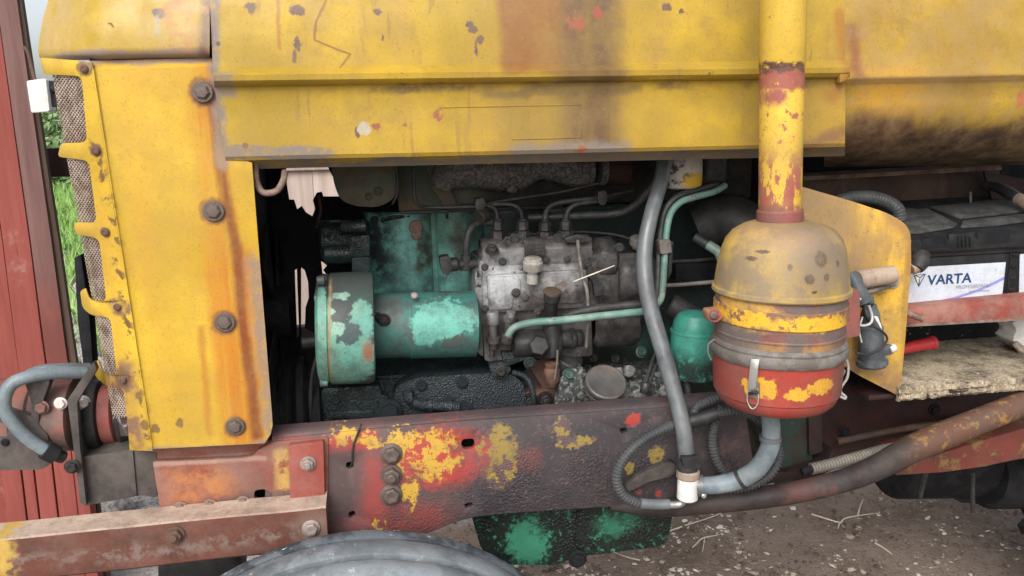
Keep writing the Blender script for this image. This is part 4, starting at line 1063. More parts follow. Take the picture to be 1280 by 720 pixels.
bolt(mount, 103, 503, HY-.03, 7, M_STEEL, 'hex', (.5, -1, 0)); bolt(mount, 90, 583, HY-.08, 7, M_BOLTD, 'hex')
bk = Geo().ppl(rp([(104, 571), (164, 563), (195, 566), (196, 622), (178, 619), (108, 632)], 2), HY-.06, .01, .003)
bk.ppl([(103, 572), (160, 562), (190, 563), (190, 568), (106, 576)], HY-.058, .10, .002)
bk.ppl([(160, 563), (166, 562), (171, 620), (166, 622)], HY-.064, .004, .001)
bk.build('pump_bracket', M_DPLATE, T, 40)
cx = P(122, 519, HY+.02); ax = Vector((1, .06, 0))
m = MPP(125, 520, HY)
Geo().lathe([(-.012, 20*m), (-.01, 44*m), (.004, 46*m), (.01, 44*m), (.012, 36*m)], cx+Vector((-.002, 0, 0)), ax, 36).build('coupling_disc', M_DARK, T)
Geo().lathe([(0, 34*m), (.004, 38*m), (.022, 38*m), (.026, 34*m)], cx+Vector((.008, 0, 0)), ax, 32).build('coupling_ring', M_REDPL, T)
Geo().lathe([(0, 38*m), (.006, 40*m), (.02, 36*m), (.022, 28*m), (.08, 27*m)], cx+Vector((.036, 0, 0)), ax, 32).build('coupling_hub', M_DARK, T)
h1 = Geo().ptube([(106, 466, HY-.02), (72, 466, HY-.05), (40, 470, HY-.075), (16, 479, HY-.085), (6, 496, HY-.09), (8, 516, HY-.09), (28, 542, HY-.09), (52, 560, HY-.085), (66, 567, HY-.08)], 8, 14).build('hydraulic_hose', M_RHOSEL, T, 60)
Geo().ptube([(56, 562, HY-.086), (70, 569, HY-.08)], 11.5, 14, 2).build('hose_ferrule', M_BLACK, h1)
Geo().pcyl((66, 567, HY-.08), (80, 572, HY-.07), 8, 12).build('hose_nut', M_BOLTD, h1)
Geo().ptube([(112, 459, HY), (80, 459, HY-.02), (54, 461, HY-.03), (38, 466, HY-.02), (30, 474, HY-.0)], 5.5, 12).build('hydraulic_hose', M_RHOSE, T, 60)
Geo().ppl(rp([(93, 322), (101, 318), (112, 400), (117, 470), (106, 470), (97, 400)], 3), .16, .03, .003).build('grille_support', M_BLACK, T)

# ---- front wheel -------------------------------------------------------
WR, WX, WZ = .441, -.083, .441
yb, yf = -.07, -.205
dz = P(450, 667, yb).z - (WZ+WR)
WZ += dz*.0
WR = P(450, 667, yb).z/2; WZ = WR
WR += .006; WZ = WR; wx = P(434, 667, yb).x
prof = [(0, WR*.55), (.004, WR*.80), (.0, WR*.92), (.004, WR*.94), (.134, WR*.94), (.136, WR*.90), (.134, WR*.84), (.126, WR*.76), (.115, WR*.66), (.11, WR*.60)]
wax = Vector((.02, -1, 0)); wo_ = Vector((wx, yb, WZ))
wheel = Geo().lathe(prof, wo_, wax, 120, False).jit(.0012, 12).build('front_wheel', M_TYRED, T, 40)
def wring(pr_, name, mat):
    return Geo().lathe([(h, WR*r_) for h, r_ in pr_], wo_, wax, 140, False).jit(.0010, 14).jit(.0008, 60).build(name, mat, wheel, 40)
wring([(-.002, .90), (-.004, .96), (0, .985), (.010, .998), (.014, 1.0), (.030, 1.0), (.034, .996), (.035, .945)], 'tread_rib', M_TYREK)
wring([(.041, .945), (.042, .996), (.045, 1.001), (.083, 1.001), (.086, .996), (.087, .945)], 'tread_rib', M_TYRE)
wring([(.0945, .945), (.096, .99), (.100, .995), (.122, .992), (.133, .975), (.139, .95), (.141, .93), (.139, .92), (.133, .915)], 'tread_rib', M_TYRE)
wring([(.128, .905), (.141, .90), (.143, .885), (.141, .87), (.13, .865)], 'sidewall_ring', M_TYREK)
wring([(.127, .84), (.137, .83), (.135, .80), (.128, .79)], 'sidewall_ring', M_TYRE)
Geo().lathe([(.105, WR*.62), (.118, WR*.61), (.118, WR*.57), (.09, WR*.55), (.06, WR*.30), (.075, WR*.28), (.075, WR*.1), (.10, WR*.09), (.10, 0)], (wx, yb, WZ), (0.02, -1, 0), 48).build('wheel_rim', M_RUSTLT, wheel, 40)

# ================================================================== ENGINE
def vz(px, py, Y, dy=0, dz=0, dx=0): return P(px, py, Y)+Vector((dx, dy, dz))
# ---- block and head ----------------------------------------------------
BY = .37
xa, xb = P(458, 330, BY).x, P(930, 330, BY).x
zt, zm, zl = P(560, 262, BY).z, P(560, 440, BY).z, .80
ys = lambda x: 0
cols = []
bulge = [(458, 470, .012), (478, 540, 0), (548, 606, -.004), (614, 680, -.004), (690, 760, -.004), (770, 930, -.004)]
pts = [(456, .03), (459, .006), (466, .0), (480, .0), (484, -.004), (510, -.012), (536, -.006), (541, .004), (546, .004), (551, -.006), (575, -.014), (600, -.008), (606, .004), (612, -.006), (640, -.014), (672, -.006), (678, .004), (684, -.006), (712, -.014), (745, -.006), (752, .004), (930, .0)]
rows = []
for z, o in ((zt, .006), (zt-.004, 0), (zt-.012, .0), (lerp(zt, zm, .3), 0), (lerp(zt, zm, .6), 0), (zm, .004), (zm-.02, .012), (zl, .02)):
    rows.append([Vector((P(x, 330, BY).x, BY+d*1.3+o, z)) for x, d in pts])
block = Geo().loft(rows).jit(.0015, 14).build('engine_block', M_BLOCK, T, 50)
Geo().boxab((xa+.005, BY+.035, .80), (xb, .70, zt-.01), .004).build('block_core', M_BLOCK, block)
bolt(block, 520, 284, BY-.02, 9, M_RUSTLT, 'screw'); bolt(block, 521, 293, BY-.02, 7, M_RUSTLT, 'screw')
Geo().ptube([(476, 276, BY-.008), (492, 272, BY-.012), (512, 270, BY-.012)], 2.6, 8).build('casting_ridge', M_CRUSTT, block)
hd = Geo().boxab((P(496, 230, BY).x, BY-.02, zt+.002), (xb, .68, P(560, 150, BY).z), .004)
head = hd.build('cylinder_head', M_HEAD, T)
Geo().boxab((P(500, 262, BY).x, BY-.028, zt-.003), (P(700, 262, BY).x, BY-.0, zt+.003), .001).build('gasket', M_DARK, head)
Geo().ppl(rp([(532, 205), (556, 205), (566, 244), (572, 258), (556, 258), (540, 235)], 3), BY-.04, .015, .003).build('head_web', M_SHAFT, head)
# thermostat housing with its two bosses
Geo().ppl(rp([(412, 188), (494, 188), (496, 244), (484, 254), (470, 259), (444, 258), (425, 250), (417, 228)], [2, 2, 8, 8, 8, 12, 10, 8]), .27, .10, .012, seg=3).build('thermostat_housing', M_HEAD, T, 50)
th = bpy.data.objects['thermostat_housing']
bolt(th, 473, 239, .27, 6, M_HEAD, 'screw'); bolt(th, 461, 246, .27, 5, M_HEAD, 'screw')
Geo().ptube([(494, 200, .265), (497, 228, .265), (496, 244, .265), (490, 255, .27)], 1.6, 8).build('thin_line', M_GPIPE, T, 60)
# water pump body in front of the block
wp = Geo().pcyl((400, 300, .33), (462, 298, .33), 24, 28).pcyl((425, 284, .29), (458, 283, .29), 9, 20).pcyl((405, 318, .3), (456, 316, .3), 13, 20)
wp.ppl(rp([(437, 296), (462, 294), (462, 320), (438, 322)], 3), .27, .04, .004).ppl(rp([(440, 322), (462, 321), (462, 344), (440, 345)], 3), .28, .04, .004)
wp.build('water_pump', M_CRUSTT, T, 40)
bolt(bpy.data.objects['water_pump'], 408, 290, .29, 4, M_BOLTD, 'hex')
Geo().ptube([(398, 244, .44), (401, 262, .43), (398, 275, .42), (396, 284, .4)], 1.8, 8).build('thin_line', M_RUSTY, T)

# ---- manifold ----------------------------------------------------------
mf = Geo()
mf.ptube([(552, 236, .31), (558, 222, .31), (575, 212, .30), (600, 212, .30), (628, 216, .30), (648, 217, .30), (668, 206, .30), (690, 203, .30), (718, 212, .30), (735, 212, .30)], [12, 20, 24, 24, 23, 20, 19, 23, 22, 20], 22, 7)
mf.jit(.0016, 30).jit(.0012, 120)
mani = mf.build('exhaust_manifold', M_MANI, T, 60)
def ringpart(px, py, Y, r, w, name, mat, par, ax=Vector((1, .05, -.02))):
    m = MPP(px, py, Y); return Geo().lathe([(-w*m, r*m*.9), (-w*m, r*m), (w*m, r*m), (w*m, r*m*.9)], P(px, py, Y), ax, 24).build(name, mat, par)
ringpart(626, 214, .30, 25.5, 2.2, 'manifold_ring', M_MANI, mani); ringpart(735, 211, .30, 22, 3, 'manifold_ring', M_MANI, mani); ringpart(751, 211, .30, 21, 4, 'manifold_ring', M_MANI, mani)
Geo().pcyl((752, 212, .30), (786, 213, .30), 18, 24).build('manifold_end', M_MANIR, mani)
Geo().blob(P(640, 236, .28), (.012, .01, .008), 2, .3, 60).build('manifold_lug', M_MANI, mani)

# ---- generator ---------------------------------------------------------
GY = .20
gax = (P(592, 405, GY)-P(465, 412, GY)); gl = gax.length
m = MPP(530, 408, GY); r = 40.5*m
g0 = P(463, 407.5, GY); g1 = P(597, 404.5, GY); L = (g1-g0).length
gen = Geo().lathe([(0, r*.97), (L*.03, r), (L*.36, r), (L*.365, r*1.02), (L*.37, r*1.03), (L*.97, r*1.03), (L*.975, r*1.0), (L*.99, r*.86), (L, r*.8)], g0, g1-g0, 56).build('generator', M_GEN, T, 30)
bolt(gen, 518, 369, GY-.045, 4.5, M_BOLTL, 'screw', (0, -.8, .6)); bolt(gen, 522, 431, GY-.052, 5, M_RUSTLT, 'screw', (0, -1, -.3))
bolt(gen, 480, 400, GY-.058, 6.5, M_BOLTD, 'stud', (-.2, -1, 0)); bolt(gen, 472, 399, GY-.05, 7, M_BOLTD, 'hex', (-.4, -1, 0))
m = MPP(430, 412, .17)
d0 = P(397, 411, .17); d1 = P(468, 409, .17); L = (d1-d0).length; r = 70*m
drum = Geo().lathe([(0, r*.80), (L*.02, r*.90), (L*.06, r*.955), (L*.20, r*.975), (L*.215, r*.955), (L*.235, r*.99), (L*.5, r*1.0), (L*.9, r*1.0), (L*.98, r*.975), (L, r*.93), (L*1.001, r*.4)], d0, d1-d0, 72).build('generator_drum', M_DRUM, T, 30)
for k, (x, y) in enumerate(((397, 351), (394, 373), (395, 417), (397, 453), (401, 478))):
    q = Geo().pcyl((x-1, y, .12), (x+9, y-.5, .12), 6, 14); q.build('lug', M_DRUM, drum)

# ---- lower castings left of centre ------------------------------------
lc = Geo().ppl(rp([(402, 486), (474, 482), (482, 510), (482, 575), (402, 575)], 4), .19, .12, .006)
lc.ppl(rp([(411, 515), (466, 512), (467, 521), (412, 524)], 3), .183, .02, .003)
lc.build('timing_case', M_CRUSTT, T, 40)
sl_ = Geo().loft([[P(x, y, Y) for x in range(468, 702, 9)] for y, Y in ((436, .33), (448, .30), (462, .27), (474, .235))]).jit(.004, 60)
sl_.build('crankcase_shoulder', M_CRUSTT, T, 60)
cv = Geo().ppl(rp([(470, 470), (700, 462), (700, 600), (470, 600)], 4), .24, .14, .006)
cv.build('crankcase', M_CRUST, T, 40)
cc = Geo().ppl(rp([(492, 484), (520, 472), (600, 467), (640, 467), (655, 480), (658, 505), (659, 580), (500, 580), (494, 520)], [14, 14, 8, 10, 12, 8, 2, 2, 10]), .20, .05, .008, seg=3)
cover = cc.jit(.0012, 60).build('gear_cover', M_CRUST, T, 50)
for x, y, rr_, k in ((578, 478, 6, 'hex'), (527, 482, 5.5, 'hex'), (561, 500, 5, 'hex'), (487, 513, 11, 'hex'), (577, 514, 11, 'hex'), (499, 545, 6, 'hex')): bolt(cover, x, y, .199 if x > 495 else .183, rr_, M_CRUST, k)
Geo().ptube([(509, 488, .19), (513, 500, .185), (527, 506, .18), (545, 507, .18), (560, 508, .18), (572, 510, .182)], [7, 6.5, 6, 6.5, 7, 8], 12).build('oil_line', M_CRUST, T, 50)
for x, y in ((512, 497), (537, 507), (562, 509)): ringpart(x, y, .181, 8.5, 2.5, 'line_collar', M_CRUST, bpy.data.objects['oil_line'])

# ---- injection pump ----------------------------------------------------
IY = .20
ip = Geo().ppl(rp([(599, 326), (736, 318), (741, 445), (606, 452)], 5), IY, .13, .006, seg=3)
ip.pcyl((600, 319, IY+.03), (737, 314, IY+.03), 22, 36, .15)
ip.ppl(rp([(594, 340), (602, 336), (604, 446), (596, 440)], 3), IY-.004, .10, .003)
ipump = ip.jit(.0008, 60).build('injection_pump', M_ALU, T, 45)
cp = Geo().ppl(rp([(609, 345), (734, 337), (737, 384), (612, 391)], 4), IY-.012, .014, .003)
cp.ppl(rp([(611, 347), (650, 345), (651, 362), (641, 372), (640, 386), (614, 388)], 5), IY-.018, .010, .003)
cp.ppl(rp([(660, 344), (728, 340), (730, 378), (690, 380), (664, 368)], 5), IY-.016, .010, .002)
cp.jit(.0006, 80).build('inspection_cover', M_ALU, ipump, 45)
np_ = Geo().ppl(rp([(655, 306), (681, 304), (682, 319), (656, 321)], 1.5), IY-.022, .002, .0006).build('name_plate', M_DARK, ipump)
tx = Geo(); 
for x, y, w_ in ((670, 308, 3), (675, 307.5, 3), (668, 312, 6), (676, 311.5, 2), (671, 316, 5), (678, 315.5, 1.5)): tx.ppl([(x, y), (x+w_, y-.2), (x+w_, y+1.5), (x, y+1.7)], IY-.0232, .0006)
tx.build('stamped_mark', M_ALU, np_)
def plathe(prof_px, c, ax, seg=28, geo=None):
    m = MPP(*c); return (geo or Geo()).lathe([(h*m, r_*m) for h, r_ in prof_px], P(*c), ax, seg)
q = plathe([(-24, 7), (-14, 7.5), (-13, 6), (-8, 6.2), (-7, 11.5), (-5, 12.3), (4, 12.5), (5, 11.3), (8, 11), (9.5, 9), (10, 0)], (666, 331, IY-.035), (0.02, -.15, 1))
q.build('breather_cap', M_PINK if False else M_ALU, ipump, 35)
bpy.data.objects['breather_cap'].data.materials[0] = worn('pale_aluminium_cap', (.46, .44, .40, 1), alt=((.30, .28, .25, 1), 40, .45, .6), film=((.2, .17, .15, 1), 20, .3), rough=(.35, .55), metal=.2)
bolt(ipump, 615, 314, IY-.02, 7, M_ALUD, 'stud', (0, -.5, .9)); bolt(ipump, 628, 327, IY-.013, 4, M_ALUD, 'hex'); bolt(ipump, 683, 325, IY-.012, 4.5, M_ALUD, 'screw'); bolt(ipump, 709, 324, IY-.012, 4.5, M_ALUD, 'screw')
bolt(ipump, 645, 366, IY-.019, 6, M_ALUD, 'screw'); bolt(ipump, 656, 372, IY-.015, 5, M_ALU, 'screw')
dp = plathe([(-46, 8.5), (-8, 8.5), (-6, 9.5), (-5, 10.5), (5, 11), (6.5, 9.5), (7, 0)], (690, 370, IY-.045), (0.03, -.35, 1)).build('filler_tube', M_DARK, ipump, 35)
plathe([(0, 11.2), (1.5, 11), (2, 9.5), (2.2, 0)], (690, 365, IY-.047), (0.03, -.35, 1)).build('filler_lid', M_SHAFT, dp, 35)
Geo().ppl(rp([(695, 358), (706, 352), (709, 360), (703, 366), (700, 361), (696, 363)], 1), IY-.03, .01, .001).build('clip', M_RIM, ipump)
# delivery valves, pipe nuts and high pressure lines
inj = []
for x, y in ((623, 286), (653, 286), (681, 287), (707, 286)):
    v_ = Geo().phex((x, y+16, IY+.03), (x, y+2, IY+.03), 10).phex((x, y+1, IY+.03), (x, y-10, IY+.03), 7.5).pcyl((x, y-10, IY+.03), (x, y-13, IY+.03), 5.5, 14)
    inj.append(v_.build('delivery_valve', M_ALUD, ipump, 30))
for x, y in ((643, 299), (697, 299)):
    Geo().ppl(rp([(x-13, y-3), (x+13, y-6), (x+14, y+5), (x-13, y+7)], 3), IY+.012, .02, .003).build('valve_clamp', M_ALUD, ipump); bolt(ipump, x, y, IY+.012, 5.5, M_ALUD, 'hex')
LY = IY+.03
Geo().ptube([(622, 274, LY), (619, 262, LY), (609, 257, LY), (595, 258, LY), (560, 259, LY+.02), (535, 259, LY+.03), (523, 256, LY+.03), (518, 242, LY+.03), (517, 190, LY+.04)], 2.2, 10, 8).build('fuel_line', M_GPIPE, T, 60)
Geo().ptube([(653, 274, LY), (650, 262, LY), (640, 256, LY), (622, 255, LY), (605, 256.5, LY+.01), (575, 257, LY+.03)], 2.4, 10, 8).build('fuel_line', M_GPIPE, T, 60)
Geo().ptube([(681, 275, LY), (684, 262, LY), (696, 254, LY), (720, 250, LY), (748, 247, LY), (790, 238, LY+.06)], 3.4, 10, 8).build('fuel_line', M_GPIPE, T, 60)
Geo().ptube([(707, 274, LY), (711, 262, LY), (722, 255, LY), (748, 251, LY), (775, 244, LY+.06)], 3.2, 10, 8).build('fuel_line', M_GPIPE, T, 60)
Geo().ptube([(660, 272, LY+.03), (690, 271, LY+.02), (735, 269, LY+.01), (768, 267, LY), (790, 259, LY), (808, 242, LY-.02), (822, 222, LY-.04), (826, 190, LY-.04)], 5, 12, 8).build('return_line', M_GPIPE, T, 60)
Geo().ptube([(600, 256, LY), (640, 249, LY), (700, 240, LY), (748, 229, LY)], 1.4, 8).build('thin_line', M_GPIPE, T, 60)
for x, y in ((600, 256), (753, 247)):
    Geo().ppl(rp([(x-5, y-7), (x+4, y-9), (x+7, y-2), (x+4, y+9), (x-2, y+10), (x-6, y+3)], 2), LY-.012, .02, .003).build('line_clamp', M_ALUD, T)
Geo().pcyl((605, 268, LY), (598, 272, LY-.01), 10, 14).build('boss', M_MIX, ipump)
Geo().ptube([(583, 328, .23), (583, 305, .22), (587, 288, .22), (597, 279, .23), (616, 278, .24)], 4.4, 12, 8).build('return_line', M_GPIPE, T, 60)
ft = Geo().pcyl((552, 332, .23), (572, 330, .23), 9, 16).phex((566, 331, .23), (574, 330, .23), 9).pcyl((572, 331, .23), (598, 329, .23), 6.5, 14).pcyl((583, 338, .23), (583, 318, .23), 7, 14).ppl(rp([(549, 322), (562, 320), (566, 336), (560, 345), (553, 342)], 3), .215, .03, .004)
ft.build('banjo_fitting', M_DARK, T, 40)
# governor housing to the right of the pump
gv = Geo().pcyl((736, 324, IY+.03), (772, 322, IY+.03), 27, 36, .35).pcyl((766, 348, IY+.03), (812, 345, IY+.03), 36, 40, .15)
gv.ppl(rp([(734, 318), (800, 316), (806, 384), (738, 388)], 6), IY-.004, .10, .008)
gv.pcyl((738, 405, IY+.02), (796, 402, IY+.02), 30, 40, .2)
gov = gv.jit(.0012, 50).build('governor_housing', M_ALUD, T, 45)
rb = Geo()
for x in (781, 788, 795): rb.ppl([(x, 326), (x+2.5, 326), (x+3.5, 372), (x+1, 372)], IY-.008, .012, .001)
rb.build('housing_rib', M_ALUD, gov)
bolt(gov, 774, 310, IY-.001, 5, M_ALUD, 'hex'); bolt(gov, 797, 352, IY-.008, 4, M_ALUD, 'hex'); bolt(gov, 800, 372, IY-.008, 4, M_ALUD, 'hex')
plathe([(-8, 7), (-4, 8), (-3, 11), (5, 11.5), (7, 9), (7.5, 0)], (798, 303, IY+.0), (.05, -.3, 1)).build('cap', M_RIM, gov, 35)
lev = Geo().ptube([(722, 300, IY-.03), (724, 318, IY-.03), (728, 345, IY-.04), (734, 365, IY-.045), (735, 390, IY-.045), (733, 434, IY-.04)], 2.3, 8).build('throttle_rod', M_RIM, T, 60)
Geo().ppl(rp([(706, 297), (722, 293), (740, 297), (740, 301), (724, 304), (708, 303)], 2), IY-.02, .012, .002).build('rod_lever', M_ALUD, lev)
q = Geo().ppl(rp([(736, 333), (742, 334), (746, 350), (756, 358), (754, 368), (744, 371), (741, 352), (735, 345)], 2), IY-.03, .012, .002)
q.build('stop_lever', M_DARK, gov)
stw = Geo().ptube([(717, 352, IY-.05), (740, 343, IY-.053), (768, 332, IY-.05)], [.7, 1.0, .7], 5)
o = stw.build('straw_stalk', M_STRAW); tag(o, 'thin pale straw stuck across the injection pump lever', 'straw')
# feed pump below
fp = Geo().pcyl((640, 430, IY-.01), (700, 426, IY-.01), 17, 28).pcyl((700, 424, IY-.01), (716, 423, IY-.01), 11, 20).pcyl((712, 423, IY-.01), (719, 422.5, IY-.01), 13, 20).pcyl((719, 423, IY-.01), (728, 422, IY-.01), 11, 20)
fp.pcyl((690, 405, IY-.02), (690, 445, IY-.02), 12, 24)
fp.pcyl((712, 445, IY), (700, 470, IY+.03), 18, 24)
feed = fp.jit(.0008, 60).build('feed_pump', M_DARK, T, 45)
Geo().phex((674, 431, IY-.03), (674, 432, IY-.052), 13).build('hex_plug', M_DARK, feed)
plathe([(-22, 6), (-16, 9), (-14, 10), (0, 10), (4, 8), (8, 9)], (690, 462, IY-.03), (0, -.1, 1)).build('plunger', M_RUSTY, feed, 35)
Geo().ptube([(697, 438, IY-.05), (696, 455, IY-.05), (693, 475, IY-.05)], 1.4, 6).build('wire_bail', M_RIM, feed)
v2 = plathe([(-38, 5), (-30, 6), (-29, 9), (-22, 9.5), (-21, 6), (-6, 6), (-5, 8), (8, 8.5), (11, 7), (12, 0)], (616, 400, IY-.03), (0, -.05, 1)).build('relief_valve', M_ALU, ipump, 30)
plathe([(-48, 3.6), (-30, 3.6)], (614, 400, IY-.03), (0, -.05, 1), 12).build('valve_stem', M_DARK, v2)
plathe([(-20, 7), (-4, 8), (-3, 9.5), (3, 10), (4, 7), (6, 6), (10, 5.8), (11, 0)], (638, 399, IY-.03), (0.1, -.05, 1)).build('relief_valve', M_ALU, ipump, 30)
bk = Geo().ppl(rp([(627, 441), (652, 440), (672, 452), (662, 462), (655, 450), (634, 458), (630, 455)], 2), IY-.02, .02, .003); bk.build('small_bracket', M_CRUSTT, T)
bolt(bpy.data.objects['small_bracket'], 662, 453, IY-.021, 6, M_CRUSTT, 'hex')
q = Geo().ppl(rp([(611, 455), (632, 452), (640, 462), (632, 472), (622, 474), (614, 466)], 4), IY-.015, .03, .004); q.build('lower_lug', M_CRUST, T); bolt(bpy.data.objects['lower_lug'], 626, 464, IY-.016, 6, M_BOLTD, 'hex')
Geo().ptube([(640, 465, IY), (655, 470, IY-.005), (664, 482, IY-.01), (667, 500, IY-.012), (667, 520, IY)], 3.4, 10).build('oil_line', M_CRUST, T, 60)
fl = Geo().ppl(rp([(650, 492), (672, 486), (698, 486), (700, 560), (652, 560)], 4), .215, .05, .004); fl.build('mount_flange', M_RUSTY, T)
for x, y in ((663, 501), (681, 499)):
    b0 = bolt(bpy.data.objects['mount_flange'], x, y, .214, 8, M_FILT if False else M_BOLTD, 'stud')
Geo().ppl(rp([(700, 440), (660, 455), (700, 520), (705, 480)], 3), .22, .03, .003).build('side_cheek', M_RUSTY, T)
Geo().ppl(rp([(655, 452), (702, 448), (704, 500), (668, 505)], 3), .235, .02, .003).build('back_plate', worn('brown_grey_plate', (.055, .045, .042, 1), film=((.09, .08, .075, 1), 20, .4)), T)

# ---- oil filler casting with its cap ----------------------------------
of = Geo().loft([[P(x, lerp(ya, yb_, (x-698)/110), Y) for x in range(694, 846, 6)] for ya, yb_, Y in ((456, 450, .30), (462, 455, .26), (470, 462, .215), (482, 474, .19), (520, 512, .16), (580, 572, .155))]).jit(.003, 45)
fil = of.build('filler_casting', M_FROST, T, 60)
of = Geo().ppl(rp([(698, 480), (706, 466), (730, 458), (735, 475), (742, 497), (742, 530), (698, 530)], 6), .165, .03, .005); of.jit(.002, 50).build('casting_boss', M_FROST, fil, 50)
plathe([(-12, 22), (-6, 24), (-5, 26), (2, 26.5), (4, 25.5), (4.6, 23.5), (4.2, 22), (4.0, 0)], (757, 479, .135), (.02, -.62, .80), 48).build('filler_cap', M_DARK, T, 30)
bpy.data.objects['filler_cap'].data.materials[0] = worn('brushed_grey_cap', (.13, .125, .12, 1), alt=((.19, .15, .125, 1), 14, .5, .62), film=((.22, .21, .2, 1), 40, .3), rough=(.35, .55), metal=.4)
plathe([(-16, 21), (-9, 24), (-8, 25.5), (-7, 25.5), (-6.5, 23)], (757, 479, .135), (.02, -.62, .80), 40).build('cap_rim', M_RIM, bpy.data.objects['filler_cap'], 30)
M_GBOLT = worn('green_bolt', (.02, .085, .06, 1), film=((.1, .11, .1, 1), 40, .4), rough=(.35, .5))
bolt(fil, 711, 469, .17, 6.5, M_GBOLT, 'hex', (0, -1, .5)); bolt(fil, 802, 440, .19, 6, M_GBOLT, 'hex', (0, -1, .4))
g = Geo(); rr = random.Random(11)
for i in range(46):
    x, y = rr.uniform(716, 830), rr.uniform(443, 500)
    g.blob(P(x, y, lerp(.26, .165, (y-443)/57)), (rr.uniform(.002, .006), .004, rr.uniform(.002, .005)), 1, .5, 90)
g.build('dirt_crumbs', M_CRUST, fil)['kind'] = 'stuff'
def crumb(x, y, Y, w, h, mat):
    Geo().blob(P(x, y, Y), (w*MPP(x, y, Y), .006, h*MPP(x, y, Y)), 2, .5, 60).build('caked_lump', mat, fil, 60)
M_LUMP = worn('pale_caked_dust', (.25, .25, .245, 1), alt=((.14, .14, .14, 1), 60, .45, .6), rough=(.8, .95), bump=.8)
crumb(787, 465, .175, 9, 9, M_LUMP); crumb(802, 492, .15, 12, 9, M_LUMP); crumb(832, 488, .13, 10, 9, M_LUMP); crumb(776, 490, .14, 9, 14, M_LUMP)
Geo().ppl([(768, 462), (778, 460), (786, 500), (776, 502)], .16, .01, .002).build('gasket_strip', M_LUMP, fil)
gt = Geo().ptube([(820, 438, .14), (812, 462, .12), (806, 486, .115)], 2.2, 8); gt.ptube([(828, 440, .14), (817, 465, .12), (808, 488, .115)], 1.8, 8); gt.pcyl((808, 478, .115), (805, 492, .112), 6, 12)
gt.build('dipstick_tube', M_DARK, T, 50)
Geo().pcyl((836, 380, .22), (905, 420, .18), 15, 24).build('breather_tube', M_BHOSE, T)

# ---- oil filter ---------------------------------------------------------
plathe([(0, 24), (1.5, 27), (30, 28.5), (58, 29), (60, 27.5), (62, 27.8), (72, 26.5), (80, 22), (84, 15), (85.5, 0)], (864, 472, .12), (0.06, 0.03, 1), 56).build('oil_filter', M_FILT, T, 28)
of_ = bpy.data.objects['oil_filter']
plathe([(57, 29.6), (59, 30), (61, 29.4)], (864, 472, .12), (0.06, 0.03, 1), 48).build('filter_seam', M_FILT, of_)
Geo().ptube([(858, 474, .11), (860, 490, .10), (858, 500, .1)], [5, 4], 10).build('drain_fitting', M_DARK, of_)
# ---- fuel filters -------------------------------------------------------
plathe([(0, 15), (2, 21), (6, 23.5), (12, 24), (60, 24)], (853, 236, .18), (0, -.0, 1), 36).build('fuel_filter', M_FUEL, T, 30)
plathe([(0, 12), (2, 17), (6, 18.5), (60, 18.5)], (889, 228, .20), (0, 0, 1), 30).build('fuel_filter', M_DARK, T, 30)
Geo().ppl(rp([(815, 150), (920, 146), (920, 196), (815, 200)], 4), .24, .05, .005).build('filter_head', M_BLACK, T)

# ---- hoses and lines to the right ---------------------------------------
big = Geo().ptube([(832, 176, .16), (827, 222, .13), (814, 268, .10), (806, 310, .08), (807, 352, .06), (815, 392, .045), (829, 440, .02), (843, 490, .0), (853, 530, -.02), (858, 566, -.03), (859, 588, -.03)], [9, 9.5, 9.5, 10, 10.3, 10.5, 10.3, 10.2, 10, 10, 10], 18, 8)
hose = big.build('coolant_hose', M_RHOSE, T, 60)
plathe([(-9, 12), (-7.5, 13.5), (5, 13.5), (7, 12.5), (8, 11)], (859, 579, -.03), (.05, 0, 1), 24).build('hose_clamp', M_DARK, hose, 30)
plathe([(-6, 12.5), (-4, 14.5), (4, 14.5), (6, 13)], (860, 592, -.03), (.05, 0, 1), 24).build('hose_nut', M_TAN, hose, 30)
tee = plathe([(0, 11), (2, 13), (26, 13.2), (30, 12.5)], (859, 624, -.03), (.03, 0, 1), 28).build('tee_fitting', M_WHITE, T, 30)
h2 = Geo().ptube([(872, 607, -.03), (896, 606, -.045), (922, 600, -.06), (946, 586, -.075), (961, 562, -.085), (964, 538, -.09), (962, 512, -.1)], [11, 11.5, 12, 12, 11.5, 11, 11], 18, 8).build('drain_hose', M_RHOSEL, T, 60)
cl = Geo(); 
def hoop(px, py, Y, r, ax, w=3, name='hose_clamp', mat=M_BOLTD, par=None):
    m = MPP(px, py, Y); return Geo().lathe([(-w*m, r*m*.97), (-w*m, r*m*1.05), (w*m, r*m*1.05), (w*m, r*m*.97)], P(px, py, Y), ax, 24).build(name, mat, par or T)
hoop(876, 607, -.033, 12.8, P(890, 606, -.04)-P(872, 607, -.03), 4, par=h2, mat=M_RHOSE); hoop(926, 598, -.062, 13.4, P(930, 596, -.066)-P(920, 601, -.06), 2, 'cable_tie', M_DARK, h2); hoop(963, 548, -.088, 12.8, (0.02, 0, 1), 3, par=h2, mat=M_RHOSE)
bolt(h2, 880, 620, -.05, 3.5, M_STEEL, 'screw')
Geo().ppl(rp([(852, 572), (872, 570), (874, 584), (868, 587), (855, 584)], 2), -.052, .01, .002).build('clamp_screw', M_DARK, hose)
